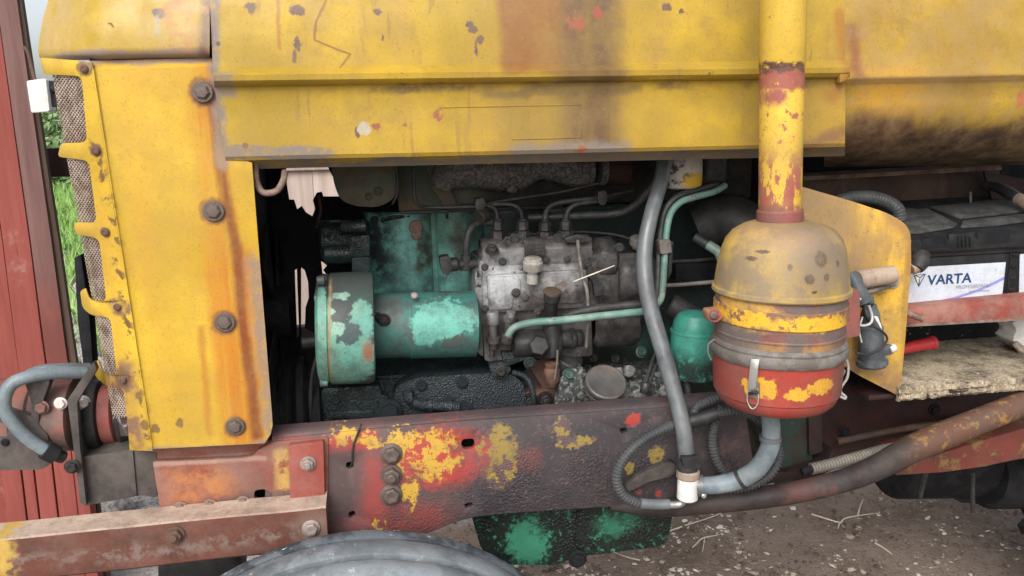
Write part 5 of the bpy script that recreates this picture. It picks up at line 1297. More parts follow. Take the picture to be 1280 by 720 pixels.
# teal lines
Geo().ptube([(634, 424, .15), (637, 416, .145), (646, 408, .14), (668, 403, .13), (705, 400, .12), (750, 395, .11), (806, 389, .10)], 4.8, 12, 8).build('teal_pipe', M_TPIPE, T, 60)
Geo().pcyl((633, 428, .15), (635, 419, .147), 7, 14).build('pipe_olive', M_ALUD, T)
Geo().ptube([(706, 396, .14), (725, 390, .13), (760, 384, .12), (806, 380, .11)], [5, 5.6, 5.8], 12, 8).build('rubber_line', M_BHOSE, T, 60)
Geo().ptube([(906, 232, .17), (892, 240, .15), (870, 246, .13), (852, 252, .12), (840, 264, .12), (834, 284, .115), (831, 320, .10), (829, 352, .095), (826, 374, .09), (814, 388, .09)], 4.2, 12, 8).build('teal_pipe', M_TPIPE, T, 60)
Geo().ptube([(896, 230, .18), (870, 238, .15), (846, 246, .13), (832, 262, .125), (826, 288, .12), (823, 330, .11), (821, 372, .10)], 3.6, 12, 8).build('fuel_line', M_GPIPE, T, 60)
Geo().ppl(rp([(824, 301), (838, 300), (840, 316), (826, 318)], 2), .09, .02, .002).build('line_clamp', M_RIM, T)
Geo().ppl([(838, 302), (842, 302), (840, 340), (834, 352)], .10, .01, .001).build('clip_tail', M_DARK, T)
# dark recess right of the engine: pipes, rods
Geo().ptube([(872, 286, .30), (905, 274, .28), (960, 300, .22)], [30, 33, 32], 22, 8).build('air_duct', M_BHOSE, T, 60)
Geo().ptube([(868, 296, .24), (890, 310, .22), (905, 322, .20)], 6, 12).build('teal_pipe', M_GPIPE, T, 60)
Geo().ptube([(885, 306, .215), (898, 315, .20), (903, 326, .19)], 6.5, 12).build('pipe_end', M_TPIPE, T, 60)
Geo().ptube([(820, 327, .24), (862, 326, .24), (905, 322, .24)], 2.3, 8).build('control_rod', M_DARK, T)
Geo().ptube([(816, 357, .2), (850, 356, .2), (896, 352, .18)], 2.6, 8).build('control_rod', M_RIM, T)
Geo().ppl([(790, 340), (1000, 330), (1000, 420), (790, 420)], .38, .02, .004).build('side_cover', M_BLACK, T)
Geo().boxab((P(830, 300, .6).x, .60, .80), (P(1300, 300, .6).x, .62, 1.62), .004).build('light_block_plate', M_BLACK, T)  # black plate added to block light behind the engine bay
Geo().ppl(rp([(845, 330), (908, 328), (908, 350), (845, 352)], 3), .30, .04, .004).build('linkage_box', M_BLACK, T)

# ---- corrugated conduits -------------------------------------------------
CO = dict(rib=(.0045, .16))
def cond(pp, r, mat=M_COND, name='conduit'):
    m = sum(MPP(*p) for p in pp)/len(pp)
    return Geo().tube([P(*p) for p in pp], r*m, 12, 8, True, (.0062, .24)).build(name, mat, T, 25)
cond([(850, 529, -.005), (832, 535, -.01), (805, 549, -.015), (782, 570, -.02), (771, 595, -.02), (777, 617, -.02), (794, 628, -.02), (804, 630, -.02)], 6.4)
Geo().ptube([(800, 629.5, -.02), (820, 630.5, -.02), (836, 630, -.02)], 6.6, 12).build('conduit_sleeve', M_RHOSE, T, 60)
Geo().ptube([(834, 631, -.02), (846, 630.5, -.02), (853, 628, -.022), (856, 620, -.026)], 4.6, 12).build('bent_tube', M_STEEL, T, 60)
Geo().ptube([(846, 530, -.006), (868, 525, -.012), (882, 522, -.02), (896, 517, -.025)], 8.5, 14).build('conduit_sleeve', M_BHOSE, T, 60)
cond([(894, 517, -.025), (920, 514, -.03), (945, 522, -.035), (965, 540, -.04), (974, 562, -.05), (968, 586, -.055), (950, 602, -.055), (925, 610, -.05), (900, 612, -.04)], 6.2)
cond([(866, 520, .0), (872, 508, .005), (890, 500, .01), (908, 495, .02)], 6.2)
cond([(903, 508, .0), (893, 530, .0), (891, 556, .0), (898, 580, -.003), (913, 598, -.01), (930, 604, -.02)], 6.0)
Geo().ppl(rp([(781, 607), (800, 593), (832, 578), (845, 580), (846, 590), (834, 597), (812, 602), (786, 615)], [4, 4, 6, 5, 3, 5, 5, 3]), .0, .012, .002).build('bracket_arm', M_DPLATE, T)
bolt(bpy.data.objects['bracket_arm'], 836, 579, .02, 6, M_BLACK, 'screw')

# ---- oil pan ---------------------------------------------------------------
op = Geo().ppl(rp([(588, 640), (843, 625), (838, 664), (834, 676), (826, 683), (720, 697), (690, 707), (640, 706), (612, 700), (600, 684)], [2, 2, 4, 5, 8, 10, 10, 6, 8, 8]), .12, .34, .012, seg=3)
pan = op.jit(.0015, 25).build('oil_pan', M_OPAN, T, 50)
Geo().ppl([(721, 640), (724, 640), (722, 694), (719, 694)], .118, .004, .001).build('pan_rib', M_OPAN, pan)
bolt(pan, 722, 698, .115, 9, M_BLACK, 'hex')

# loom along the head, pipe clips and small fasteners in the bay
Geo().ptube([(612, 300, .24), (640, 292, .25), (680, 293, .25), (730, 290, .25), (780, 296, .24), (806, 312, .2)], 2.0, 8).build('wire_loom', M_BHOSE, T, 60)
Geo().ptube([(700, 520, .15), (716, 508, .14), (742, 505, .135), (770, 508, .135), (800, 500, .13)], 1.6, 8).build('thin_line', M_GPIPE, T, 60)
for x, y, r_ in ((468, 275, 4), (560, 270, 4.5), (590, 268, 4), (640, 455, 4)): bolt(block, x, y, BY-.006, r_, M_CRUSTT, 'hex')
for x, y, r_ in ((708, 448, 5), (742, 446, 4.5), (770, 448, 4.5), (836, 452, 5)): bolt(fil, x, y, .268, r_, M_BOLTD, 'hex', (0, -1, .5))
for x, y in ((606, 334), (606, 386), (734, 330), (735, 388), (672, 339), (672, 390)): bolt(ipump, x, y, IY-.014, 3.6, M_ALUD, 'hex')
for x, y in ((478, 500), (420, 500), (455, 540)): bolt(bpy.data.objects['timing_case'], x, y, .188, 5, M_CRUSTT, 'hex')

# ================================================================== AIR CLEANER AND INTAKE PIPE
AY = -.125
m = MPP(976, 400, AY)*.965
ax_o = P(973.5, 400, AY)
def zof(py): return P(976, py, AY).z
def acl(prof, name, mat, par, seg=72, ang=30):
    o = Vector((ax_o.x, AY, 0))
    return Geo().lathe([(zof(y), r*m) for y, r in prof], o, (0, 0, 1), seg).jit(.0022, 9).build(name, mat, par, ang)
# camera foreshortening: heights are given on the axis
ac = acl([(425, 80.5), (420, 81), (363, 80), (361, 77)], 'air_cleaner', M_CAN, T)
acl([(363, 84), (361, 85.5), (357, 85), (355, 82.5), (345, 81.5), (330, 79.5), (312, 76), (298, 71), (288, 63), (281, 51), (277, 39), (276, 30)], 'dome', M_DOME, ac, 80, 40)
acl([(395, 82), (394, 83), (375, 82.6), (374, 81.6)], 'clamp_band', M_BAND, ac)
acl([(411, 81.5), (410.5, 81.9), (409, 81.9), (408, 81.2)], 'body_seam', M_CAN, ac)
acl([(440, 80), (439, 84.5), (436, 86.5), (431, 87), (427, 85.5), (425.5, 84), (423, 84.6), (420, 83), (418, 80)], 'clamp_ring', M_RIM, ac)
acl([(504, 0), (504.5, 46), (503, 58), (500, 67), (494, 74), (487, 77.5), (485, 77.8), (483.5, 79.8), (460, 81.5), (434, 82.5)], 'oil_bowl', M_BOWL, ac, 80, 25)
pb0, pb1 = P(974.5, 283, AY), P(979, -6, AY)
pax = (pb1-pb0).normalized()
def pol(prof, name, mat, seg=56):
    # h in the same unit along the pipe from its foot, radius likewise
    return Geo().lathe([(h*m, r*m) for h, r in prof], pb0, pax, seg).build(name, mat, ac, 30)
zr = 1/ m
hj = (zof(84)-pb0.z)/pax.z/m
pol([(0, 26), (hj-1.5, 26.2), (hj-.5, 26.2), (hj+1.5, 27.2), (hj+130, 27.2), (hj+420, 27.2), (hj+421, 26)], 'intake_pipe', M_PIPE)
pol([(-4, 27.6), (-2, 28.6), (20, 28.4), (22, 27)], 'pipe_collar', M_COLLAR)
pol([(-5, 26), (-4.5, 29.6), (-2.5, 29.6), (-2, 26)], 'collar_bead', M_COLLAR)
# band bolt on the left, latches and wire clips
bq = Geo().ppl(rp([(884, 388), (902, 386), (904, 400), (886, 402)], 4), AY-.01, .02, .004).build('band_lug', M_BAND, ac)
bolt(ac, 893, 394, AY-.012, 9, M_REDPL, 'round', (-.35, -1, .1)); bolt(ac, 892, 394, AY-.018, 5.5, M_BOLT, 'screw', (-.35, -1, .1))
def onbowl(px, py, r):
    """point of the can surface seen at (px, py) for a radius measured in the same unit"""
    d = FW + RT*((px-640)/FPX) + UP*((360-py)/FPX)
    a = d.x*d.x+d.y*d.y; ox, oy = CAM.x-ax_o.x, CAM.y-AY; bq_ = 2*(d.x*ox+d.y*oy); c_ = ox*ox+oy*oy-(r*m)**2
    D = bq_*bq_-4*a*c_
    t = (-bq_-math.sqrt(D))/(2*a) if D > 0 else -bq_/(2*a)
    return CAM+d*t
def strip(pts, r, w, th, name, mat, par):
    g = Geo(); rows = []
    c = [onbowl(x, y, rr_) for x, y, rr_ in pts]
    for i, p in enumerate(c):
        n = (p-Vector((ax_o.x, AY, p.z))).normalized(); s_ = Vector((0, 0, 1)).cross(n)*w*m/2
        rows.append([p-s_, p-s_*.3+n*.001, p+s_*.3+n*.001, p+s_])
    nrm = (c[0]-Vector((ax_o.x, AY, c[0].z))).normalized()
    return g.loft(rows, nrm*-th).build(name, mat, par, 40)
lt = strip([(944, 449, 89), (943, 454, 91), (942, 465, 90), (940, 482, 86.5), (940, 492, 84)], 0, 10, .0015, 'latch', M_STEEL, ac)
strip([(942, 478, 85), (942, 490, 84), (942, 497, 83)], 0, 14, .002, 'latch_base', M_RIM, ac)
Geo().tube([onbowl(x, y, r_) for x, y, r_ in ((935, 490, 85), (934, 500, 84), (937, 508, 82), (941, 511, 82), (946, 507, 82), (948, 498, 84), (947, 486, 86))], .0011, 6).build('latch_wire', M_WIRE, ac, 60)
Geo().tube([onbowl(x, y, r_) for x, y, r_ in ((936, 492, 88), (942, 491, 89), (948, 490, 88))], .0025, 8).build('latch_pin', M_BOLTD, ac, 60)
rw = Geo().ptube([(1046, 441, AY-.02), (1055, 446, AY-.015), (1060, 457, AY-.01), (1059, 472, AY-.008), (1052, 483, AY-.005), (1051, 490, AY-.005), (1057, 496, AY-.004), (1055, 498, AY-.004), (1047, 492, AY-.006), (1049, 480, AY-.008)], 1.7, 8).build('latch_wire', M_WIRE, ac, 60)
Geo().ppl(rp([(1044, 462), (1052, 458), (1058, 463), (1054, 472), (1046, 474)], 3), AY-.02, .02, .003).build('latch_base', M_RIM, ac)
Geo().ptube([(893, 424, AY-.02), (886, 430, AY-.02), (885, 440, AY-.02), (889, 450, AY-.02)], 1.1, 8).build('latch_wire', M_RIM, ac, 60)
Geo().ppl(rp([(1046, 368), (1075, 362), (1075, 420), (1046, 425)], 2), AY+.07, .10, .003).build('support_bracket', M_COLLAR, ac)

# ================================================================== YELLOW BRACKET PLATE
PYl = .04
bp = Geo().ppl(rp([(985, 228), (1012, 236), (1060, 250), (1112, 267), (1138, 284), (1139, 330), (1132, 420), (1125, 497), (1118, 492), (1075, 470), (1040, 448), (1000, 430), (985, 400)], [2, 2, 6, 14, 16, 8, 6, 3, 3, 4, 4, 2, 2]), PYl, .006, .0015)
plate = bp.jit(.0012, 8, (.2, 1, .2)).build('bracket_plate', M_PLATE, T, 40)
Geo().loft([[P(x, y, PYl+dy) for dy in (.0, .012, .03)] for x, y in ((1139, 300), (1137, 340), (1132, 420), (1125, 496))], (-.003, 0, 0)).build('folded_edge', M_PLATE, plate, 60)
# socket hanging on the plate
sk = thing('trailer_plug', 'grey plug with wrapped wires hanging from the tan socket on the yellow plate', 'plug', P(1090, 440, 0.0))
Geo().pcyl((1080, 349, PYl-.035), (1117, 343, PYl-.03), 11.5, 28).pcyl((1072, 350, PYl-.035), (1082, 348.6, PYl-.035), 12.5, 28).pcyl((1086, 348, PYl-.035), (1089, 347.6, PYl-.035), 12.3, 28).build('socket', M_TAN, plate, 35)
Geo().ptube([(1063, 343, -.0), (1068, 352, -.01), (1075, 366, -.02), (1081, 378, -.025)], [8, 8.5, 9.5, 9.5], 16).build('elbow', M_PLUG, sk, 50)
Geo().pcyl((1081, 372, -.012), (1082, 382, -.02), 10.5, 24).build('elbow_cap', M_PLUG, sk, 35)
Geo().ptube([(1082, 366, .0), (1100, 361, .01), (1117, 355, PYl-.004)], 3.2, 10).build('tie_rod', M_RIM, plate)
bolt(plate, 1117, 354, PYl-.002, 7, M_STEEL, 'round'); 
Geo().ppl(rp([(1086, 362), (1110, 358), (1111, 364), (1088, 368)], 1), PYl-.012, .006, .001).build('tab', M_PLATE, plate)
Geo().ptube([(1082, 380, -.02), (1085, 392, -.02), (1091, 402, -.018), (1098, 412, -.015)], [3.6, 4.4, 4], 10).build('cable', M_PLUG, sk, 60)
pb = plathe([(-58, 17), (-55, 19), (-50, 19), (-49, 15.5), (-30, 15.5), (-6, 14.5), (-4, 12.5), (10, 11), (22, 7.5), (24, 0)], (1088, 402, -.0), (-.10, 0.03, 1), 32).build('plug_body', M_PLUG, sk, 30)
Geo().pcyl((1112, 437, -.0), (1119, 434, -.0), 5, 16).build('hinge_knob', M_WHITE, sk)
Geo().ppl(rp([(1096, 436), (1116, 431), (1120, 438), (1114, 444), (1097, 446)], 3), -.003, .012, .002).build('lid_hinge', M_PLUG, sk)
Geo().ptube([(1078, 372, -.03), (1066, 380, -.035), (1061, 391, -.035), (1066, 402, -.035), (1078, 407, -.035), (1088, 404, -.035), (1090, 395, -.03), (1086, 382, -.03)], 1.8, 8).build('white_wire', M_WIRE, sk, 60)
Geo().ptube([(1070, 421, -.028), (1072, 410, -.03), (1086, 407, -.033), (1102, 414, -.033), (1109, 424, -.03), (1100, 436, -.033), (1085, 443, -.034), (1070, 441, -.03)], 1.5, 8).build('dark_wire', M_BHOSE, sk, 60)
Geo().ptube([(1078, 396, -.02), (1074, 412, -.022), (1077, 428, -.025)], 1.3, 6).build('white_wire', M_WIRE, sk, 60)
Geo().ppl(rp([(1091, 397), (1097, 395), (1103, 410), (1100, 418), (1095, 412)], 2), -.02, .006, .001).build('paper_tag', M_WHITE, sk)
Geo().ptube([(1048, 344, .02), (1054, 348, .01), (1062, 352, .0)], [5, 6], 10, 6, True, (.004, .2)).build('cable_gland', M_BHOSE, sk, 25)
# grommet right of the plate edge
gm = Geo().ptube([(1152, 318, .06), (1150, 328, .05), (1146, 336, .045)], [10, 11, 8], 16).build('rubber_boot', M_BHOSE, plate, 60)
Geo().pcyl((1139, 337, .05), (1147, 334, .05), 7, 16).build('brass_terminal', M_RUSTLT, plate)

# ================================================================== BATTERY TRAY
tr_ = Geo().ppl([(1000, 222), (1250, 208), (1250, 255), (1000, 268)], .40, .01, .002).build('tray_back', M_TRAYB, T)
lg = Geo().loft([[P(x, lerp(221, 207, (x-1000)/255)+dy, Yv) for x in range(1000, 1258, 12)] for dy, Yv in ((3, .355), (0, .352), (-4, .40), (-4.5, .41))], (0, 0, -.004)).jit(.0008, 20).build('tray_ledge', M_LEDGE, T, 50)
Geo().ppl([(1230, 214), (1340, 236), (1340, 262), (1240, 250)], .34, .008, .002).build('tray_side', M_REDD, T)
Geo().ppl([(1115, 252), (1300, 242), (1300, 262), (1115, 272)], .385, .008, .001).build('tray_gap_shade', M_BLACK, T)  # black plate standing in for the shade behind the battery
Geo().ptube([(1040, 254, .20), (1062, 247, .20), (1085, 246, .19), (1108, 252, .18), (1122, 262, .17), (1124, 274, .17)], 8.5, 16, 8, True, (.006, .06)).build('cable_hose', M_COND, T, 30)
# battery
by0, by1 = .10, .31
fl = Vector((P(1080, 380, by0).x, by0, P(1190, 386, by0).z)); 
xr = P(1262, 340, by0).x; xr2 = P(1345, 340, by0).x
zl0, zl1 = P(1200, 313, by0).z, P(1200, 297, by0).z
ztb = P(1200, 251, by1).z
bt = thing('battery', 'black battery with white and blue label standing in the red rusty tray', 'battery', ((fl.x+xr)/2, (by0+by1)/2, fl.z))
Geo().boxab((fl.x+.004, by0+.004, fl.z), (xr2, by1-.02, zl0+.002), .006).build('case', M_BAT, bt)
lid = Geo()
rows = []
for f, z, y in ((0, zl0-.001, by0-.002), (0, zl0+.003, by0-.006), (0, zl1-.004, by0-.006), (0, zl1, by0-.002)):
    rows.append([Vector((x, y, z)) for x in (fl.x, lerp(fl.x, xr2, .33), lerp(fl.x, xr2, .66), xr2)])
for k in range(1, 7):
    t = k/6; rows.append([Vector((x, lerp(by0-.002, by1, t), lerp(zl1, ztb, t)+(0.0))) for x in (fl.x, lerp(fl.x, xr2, .33), lerp(fl.x, xr2, .66), xr2)])
lid.loft(rows, (0, .006, -.012))
lid_o = lid.build('lid', M_BAT, bt, 30)
def topq(px, py, dz=.003):
    """point on the sloping lid seen at (px, py)"""
    n = Vector((0, -(ztb-zl1), (by1-by0))).normalized(); d = FW + RT*((px-640)/FPX) + UP*((360-py)/FPX)
    p0 = Vector((0, by0, zl1)); t = (p0-CAM).dot(n)/d.dot(n); return CAM+d*t+n*dz
def topplate(pts, th, mat, name, par=None):
    n = Vector((0, -(ztb-zl1), (by1-by0))).normalized()
    return Geo().plate([topq(x, y, .0008) for x, y in pts], n*th, .001).build(name, mat, par or lid_o)
topplate([(1100, 274), (1158, 262), (1196, 282), (1192, 286), (1150, 293), (1100, 296)], .004, M_BATTOP, 'lid_panel')
topplate([(1112, 268), (1136, 263), (1172, 270), (1124, 277)], .005, M_BATTOP, 'lid_panel')
topplate([(1162, 261), (1242, 253), (1300, 256), (1300, 264), (1200, 275)], .005, M_BATTOP, 'lid_panel')
topplate([(1203, 278), (1300, 267), (1300, 276), (1240, 284), (1200, 286)], .004, M_BATTOP, 'lid_panel')
ribs = Geo()
for x in (1198, 1203, 1208, 1213): ribs.ppl([(x, 296), (x+2, 296), (x+2, 309), (x, 309)], by0-.009, .004, .0005)
ribs.ppl([(1186, 293), (1218, 290), (1218, 312), (1186, 315)], by0-.0065, .004, .001)
ribs.build('grip_rib', M_BAT, lid_o)
Geo().ppl([(1222, 292), (1262, 288), (1262, 303), (1222, 307)], by0-.0062, .002, 0).build('lid_recess', M_BLACK, lid_o)
Geo().ppl([(1152, 299), (1184, 296), (1184, 309), (1152, 312)], by0-.0062, .002, 0).build('lid_recess', M_BLACK, lid_o)
cr = Geo()
for k in range(5): cr.boxab((xr+.003, by0-.001, fl.z+.03+.024*k), (xr+.016, by0+.012, fl.z+.036+.024*k), .001)
cr.boxab((xr+.0, by0+.001, fl.z), (xr+.003, by0+.01, zl0-.002), .001)
cr.build('case_rib', M_BAT, bt)
# label
LX0, LX1 = P(1128, 360, by0).x, P(1257, 345, by0).x
LZ0, LZ1 = P(1200, 378, by0).z, P(1200, 331.5, by0).z
LW, LH = LX1-LX0, LZ1-LZ0
def lq(u, v, d): return Vector((LX0+LW*u, by0+.004-d, LZ0+LH*v))
lab = Geo().plate([lq(0, 0, .0), lq(1, 0, 0), lq(1, 1, 0), lq(0, 1, 0)], (0, -.0008, 0)).build('label', M_LABEL, bt)
def flatp(pts, d, mat, name):
    g = Geo(); vs = [g.bm.verts.new(lq(u, v, d)) for u, v in pts]
    es = [g.bm.edges.new((vs[i-1], vs[i])) for i in range(len(vs))]
    bmesh.ops.triangle_fill(g.bm, edges=es); return g.build(name, mat, lab)
def text(body, u, v, h, mat, name, d=.0016, shear=0.0, bold=0.0, sx=1.0):
    cu = bpy.data.curves.new(name, 'FONT'); cu.body = body; cu.size = 1.0; cu.offset = bold; cu.shear = shear; cu.resolution_u = 3
    tmp = bpy.data.objects.new(name, cu); col.objects.link(tmp)
    bpy.context.view_layer.update()
    me = bpy.data.meshes.new_from_object(tmp.evaluated_get(bpy.context.evaluated_depsgraph_get()))
    col.objects.unlink(tmp); bpy.data.objects.remove(tmp)
    k = h*LH/.70; me.name = name
    for vv in me.vertices: vv.co = lq(u, v, d) + Vector((vv.co.x*k*sx, 0, vv.co.y*k)) - world_loc(bt)
    me.materials.clear(); me.materials.append(mat)
    o = bpy.data.objects.new(name, me); col.objects.link(o); o.parent = lab; return o
text('VARTA', .245, .52, .255, M_BLUE, 'lettering', bold=.022, sx=1.12)
text('PROFESSIONAL', .52, .36, .095, M_GREYPR, 'lettering', shear=.3, sx=1.12)
text('DUAL PURPOSE', .66, .24, .05, M_GREYPR, 'lettering', shear=.3, sx=1.2)
text('LFD 90', .66, .045, .075, M_BLUE, 'lettering', bold=.02, sx=1.2) if False else None
flatp([(.105, .80), (.225, .82), (.165, .47)], .0012, M_BLUE, 'emblem_shield')
flatp([(.12, .78), (.165, .72), (.155, .55)], .0016, M_PALEPR, 'emblem_facet')
flatp([(.21, .79), (.172, .72), (.168, .56)], .0016, M_LABEL, 'emblem_facet')
flatp([(.135, .795), (.20, .805), (.167, .735)], .0016, M_LABEL, 'emblem_facet')
N_ = 14
crv = lambda u: .03+.50*max(0, (u-.28)/.72)**1.9
flatp([(u, crv(u)) for u in [.0+.0714*i for i in range(15)]] + [(1-.0714*i, crv(1-.0714*i)+.02+.07*(1-.0714*i)) for i in range(15)], .0010, M_SWOOSH, 'swoosh')
flatp([(.02, .02), (.5, .03), (.5, .055), (.02, .045)], .0013, M_GREYPR, 'fine_print')
for u in (.66, .715, .74, .78): flatp([(u, .06), (u+.022, .06), (u+.022, .10), (u, .10)], .0014, M_BLUE, 'fine_print')
flatp([(.90, .80), (.912, .80), (.908, .87)], .0013, M_GREYPR, 'fine_print')
Geo().ppl([(1275, 318), (1310, 314), (1310, 362), (1274, 366)], by0+.002, .001).build('side_label', M_LABEL, bt)
# thick terminal cable over the lid
tcb = Geo().tube([topq(1226, 243, .02), topq(1240, 249, .03), topq(1256, 257, .03), topq(1270, 264, .028), topq(1300, 276, .02)], [.010, .013, .011], 14).build('terminal_cable', M_GPIPE, bt, 60)
Geo().tube([topq(1268, 264, .028), topq(1285, 271, .026), topq(1310, 280, .02)], .014, 14).jit(.002, 60).build('terminal_clamp', M_TAN, bt, 60)
Geo().ptube([(1213, 240, .3), (1214, 256, .29), (1222, 262, .28), (1230, 258, .27)], 1.5, 8).build('thin_wire', M_RIM, bt, 60)

# red tray rail
rb = Geo()
for (pts, Y, th) in (([(1128, 386), (1345, 365), (1345, 394), (1128, 407)], .075, .006),):
    rb.ppl(pts, Y, th, .001)
rb.loft([[P(x, lerp(386, 365, (x-1128)/217)-.5, .075)+Vector((0, a, .002)) for x in (1128, 1200, 1345)] for a in (0, .03)], (0, 0, -.004))
rb.build('tray_rail', M_REDB, T)
Geo().loft([[P(x, lerp(406, 394, (x-1128)/217), .072)+Vector((0, a, .0)) for x in (1128, 1200, 1345)] for a in (0, .04)], (0, 0, -.005)).build('rail_lip', M_LEDGE, T)
Geo().pcyl((1131, 390, .05), (1155, 399, .03), 4.5, 14).build('stud_rod', M_RUSTLT, T)
Geo().ppl([(1100, 395), (1345, 385), (1345, 436), (1100, 446)], .31, .012).build('foam_sheet', M_INSUL, T)

# chipboard shelf
def shelf_pt(px, py, Y): return P(px, py, Y)
zs = (P(1135, 486, .03).z+P(1280, 469, .03).z)/2
xl_, xr_ = P(1122, 486, .035).x, P(1370, 470, .035).x
sb = Geo(); rows = []
rr = random.Random(2)
for j, (y, dz) in enumerate(((.034, -.018), (.030, -.012), (.031, -.002), (.036, .0), (.10, .001), (.17, .0), (.24, .0), (.30, .0))):
    rows.append([Vector((lerp(xl_, xr_, i/80), y+(rr.uniform(-.0025, .0025) if j < 4 else 0), zs+dz+(rr.uniform(-.0012, .0008) if j < 4 else rr.uniform(-.001, .001)))) for i in range(81)])
sbo = sb.loft(rows, (0, .002, -.012)).build('chipboard_shelf', M_CHIPB, None, 30)
tag(sbo, 'rough dusty chipboard shelf board with a crumbling front edge below the battery', 'board')
Geo().boxab((xl_-.05, .05, zs-.03), (xr_, .30, zs-.0195), .002).build('shelf_bearer', M_REDD, T)
rh = thing('hand_tool', 'hand tool with red plastic handle lying on the chipboard beside the yellow plate', 'handle', P(1150, 436, .17))
Geo().tube([P(1104, 441, .17), P(1128, 437, .17), P(1140, 433.5, .17), P(1158, 430, .17), P(1166, 428.5, .17)], [.006, .0105, .0125, .013, .0145], 20, 4).build('grip', M_REDH, rh, 40)
a_, b_ = P(1163, 429, .17), P(1168, 428, .17); Geo().cyl(a_, b_, .0155, 24, .001).build('end_cap', M_REDH, rh, 40)
Geo().pcyl((1090, 444, .17), (1106, 440.5, .17), 3, 10).build('shank', M_BOLT, rh)
wpz = thing('white_plastic_piece', 'crumpled white plastic piece at the right end of the chipboard', 'plastic piece', P(1280, 434, .2))
wg = Geo().ppl(rp([(1264, 402), (1300, 398), (1300, 444), (1280, 438), (1266, 426), (1270, 412)], 3), .18, .05, .006, seg=2)
bmesh.ops.subdivide_edges(wg.bm, edges=wg.bm.edges[:], cuts=2, use_grid_fill=True)
wg.jit(.006, 60).build('body', M_WHITE, wpz, 25)
Geo().ptube([(1268, 428, .175), (1276, 436, .17), (1290, 444, .17)], [3, 5, 4], 8).jit(.002, 80).build('strap', M_TAN, wpz)

# ================================================================== LOWER RIGHT
Geo().ppl([(905, 500), (936, 500), (936, 600), (905, 606)], .10, .05, .003).build('frame_gap_shade', M_BLACK, T)  # black plate in place of the shade inside the frame opening
mg = Geo().ppl(rp([(898, 505), (925, 503), (928, 600), (900, 604)], 2), .06, .02, .003).build('yellow_flecked_rib', worn('yellow_flecked_rib', (.075, .04, .035, 1), chips=[((.42, .27, .04, 1), 34, .50, .54)], rough=(.5, .7)), T)
ch = Geo().ppl(rp([(966, 480), (1012, 478), (1015, 560), (1016, 600), (968, 606)], 3), .13, .12, .006).build('clutch_housing', M_MIX, T)
Geo().ppl(rp([(1010, 478), (1026, 476), (1028, 565), (1012, 570)], 2), .12, .10, .004).build('housing_flange', M_REDD, T)
rd = Geo().ppl(rp([(870, 612), (945, 590), (985, 590), (1035, 575), (1042, 560), (1046, 585), (1012, 600), (1006, 606), (990, 598), (940, 610), (900, 622), (880, 626)], 2), .11, .04, .003).build('lower_red_edge', M_REDD, T)
gb_ = Geo().ppl(rp([(1000, 478), (1400, 462), (1400, 570), (1180, 578), (1120, 560), (1000, 580)], 6), .26, .20, .01).build('transmission_housing', M_REDD, T)
Geo().ppl([(1000, 440), (1400, 420), (1400, 482), (1000, 500)], .33, .05, .004).build('dark_side_plate', M_BLACK, T)
Geo().ptube([(1046, 552, .22), (1120, 537, .22), (1200, 526, .22), (1290, 512, .22)], 4.5, 10).build('brake_rod', M_TRAYB, T)
for x, y in ((1150, 543), (1168, 512), (1055, 540)): bolt(gb_, x, y, .258, 6, M_BLACK, 'hex')
bar = Geo().ptube([(762, 630, .045), (820, 635, .03), (870, 630, .01), (930, 624, -.0), (990, 616, -.005), (1050, 602, -.005), (1095, 585, .0), (1140, 561, .01), (1190, 540, .02), (1240, 520, .03), (1330, 484, .05)], [8, 11, 13, 13.5, 13.5, 14, 15.5, 17.5, 17.5, 16.5, 16], 20, 8)
bar.build('bent_bar', M_BENT, T, 60)
axl = Geo().ppl(rp([(1118, 594), (1150, 576), (1210, 556), (1400, 500), (1400, 530), (1290, 570), (1230, 583), (1180, 590), (1150, 592)], 4), .14, .14, .008, seg=3).build('axle_cover', M_AXLE, T, 45)
cond([(1014, 586, .06), (1040, 580, .06), (1070, 572, .06), (1100, 564, .06), (1128, 558, .06)], 7.5, M_CONDL, 'corrugated_hose')
Geo().ptube([(1002, 590, .06), (1016, 586, .06)], 5, 10).build('hose_end', M_BLACK, T)
for x0_, x1_, y1_ in ((1158, 1150, 622), (1216, 1216, 640)):
    Geo().ptube([(x0_, 590, .32), ((x0_+x1_)/2, 606, .32), (x1_, y1_, .32)], 2.6, 8).build('hanger_rod', M_DARK, T)
# rear tyre with lugs
RR = .62
rc = Vector((P(1236, 640, .48).x+.72, .46, RR))
rg = Geo().lathe([(-.16, RR*.6), (-.17, RR*.8), (-.15, RR*.93), (-.10, RR*.965), (0, RR*.975), (.10, RR*.965), (.15, RR*.93), (.17, RR*.8), (.16, RR*.6)], rc, (0, 1, 0), 72)
for k in range(30):
    a = 2*math.pi*k/30
    for s_ in (-1, 1):
        a2 = a+(.1 if s_ > 0 else 0)
        q0 = rc+Vector((math.cos(a2)*RR*.97, s_*.02, math.sin(a2)*RR*.97)); q1 = rc+Vector((math.cos(a2+.17)*RR*.94, s_*.16, math.sin(a2+.17)*RR*.94))
        rg.tube([q0, q1], .028, 6, 1)
rw_ = rg.build('rear_wheel', M_TYRED, T, 40)
Geo().lathe([(-.10, RR*.6), (-.06, RR*.5), (-.05, .1), (-.09, .09), (-.09, 0)], rc, (0, 1, 0), 36).build('wheel_rim', M_REDD, rw_)
ra = Geo().pcyl((1110, 560, .62), (1420, 560, .62), 60, 32)
ra.pcyl((1228, 588, .55), (1420, 588, .55), 46, 28).ppl(rp([(1150, 560), (1420, 540), (1420, 625), (1330, 640), (1200, 628), (1160, 606)], 8), .56, .12, .02)
ra.build('rear_axle_and_shadow', M_BLACK, T)  # black axle mass, also standing in for the shadow beneath it
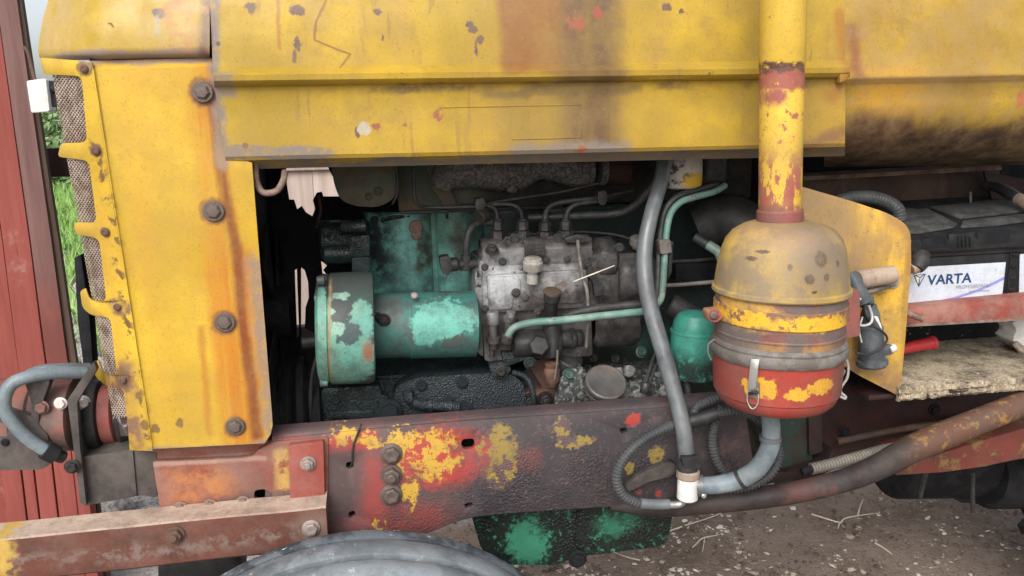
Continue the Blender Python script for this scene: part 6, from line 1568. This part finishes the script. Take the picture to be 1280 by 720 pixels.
Geo().boxab((P(420, 600, .5).x, .34, .62), (P(600, 600, .5).x, .62, .80), .02).build('front_axle_beam', M_BLACK, T)

# ================================================================== GROUND LITTER
def scatter(n, mat, name, smin, smax, seed, flat_, region):
    rr = random.Random(seed); vs, fs = [], []
    for i in range(n):
        px, py = region(rr); q = G0(px, py); 
        if (q-CAM).length > 6: continue
        s_ = rr.uniform(smin, smax)*(.5+rr.random()**3*1.5); a = rr.uniform(0, 6.28); el = rr.uniform(.35, .9)
        u = Vector((math.cos(a), math.sin(a), rr.uniform(-.25, .25)))*s_; v = Vector((-math.sin(a), math.cos(a), rr.uniform(-.25, .25)))*s_*el; w_ = Vector((0, 0, s_*flat_))
        k = len(vs); c = q+w_*.4
        ring = [u, u*.3+v, -u*.8+v*.5, -u-v*.3, v*-1+u*.2]
        vs.extend([c+p*rr.uniform(.8, 1.1) for p in ring]); vs.append(c+w_+u*.1); 
        for j in range(5): fs.append((k+j, k+(j+1) % 5, k+5))
        fs.append(tuple(k+j for j in range(4, -1, -1)))
    o = raw_mesh(name, vs, fs, mat); o['kind'] = 'stuff'; return o
reg = lambda rr: (rr.uniform(560, 1400), rr.uniform(604, 800))
def regc(rr):
    while True:
        x, y = rr.uniform(600, 1400), rr.uniform(612, 790)
        q = G0(x, y)
        if rr.random() < (1.0 if x < 960 else .5)*(.4+.6*(y-600)/150)*max(.08, .55+1.5*mnoise.noise(q*7)): return x, y
scatter(2000, M_CHIPS, 'wood_chips', .0026, .0115, 21, .25, regc)
scatter(3200, M_CLOD, 'dirt_clods', .003, .010, 22, .8, reg)
scatter(500, M_STONE, 'gravel', .004, .016, 23, .6, lambda rr: (rr.uniform(90, 330), rr.uniform(600, 660)))
def twig(paths, r, label):
    g = Geo()
    for p in paths: g.tube([G0(x, y, z) for x, y, z in p], [r, r*.8, r*.45], 7, 5)
    o = g.build('twig', M_TWIG, None, 60); tag(o, label, 'twig', 'dry twigs lying on the dirt'); return o
twig([[(1015, 643, .006), (1032, 648, .01), (1050, 653, .008), (1056, 648, .012), (1076, 644, .014), (1100, 641, .008)], [(1050, 653, .008), (1047, 661, .006)], [(1072, 645, .013), (1075, 634, .014), (1079, 624, .012)]], .0036, 'pale forked twig on the dirt below the bent bar, longest of the twigs')
twig([[(836, 664, .008), (862, 655, .01), (890, 646, .006), (908, 638, .006)]], .003, 'straight dry twig lying beside the right end of the green oil pan')
twig([[(1094, 679, .006), (1106, 686, .008), (1115, 693, .006)]], .004, 'short thick twig on open dirt near the bottom right')
twig([[(800, 700, .006), (786, 697, .008), (766, 690, .006)]], .0026, 'thin twig on the dirt under the bottom edge of the oil pan')
twig([[(866, 684, .006), (880, 672, .02), (878, 690, .01)], [(880, 672, .02), (900, 668, .008)]], .0028, 'small bent splintered twig on the dirt right of the oil pan')
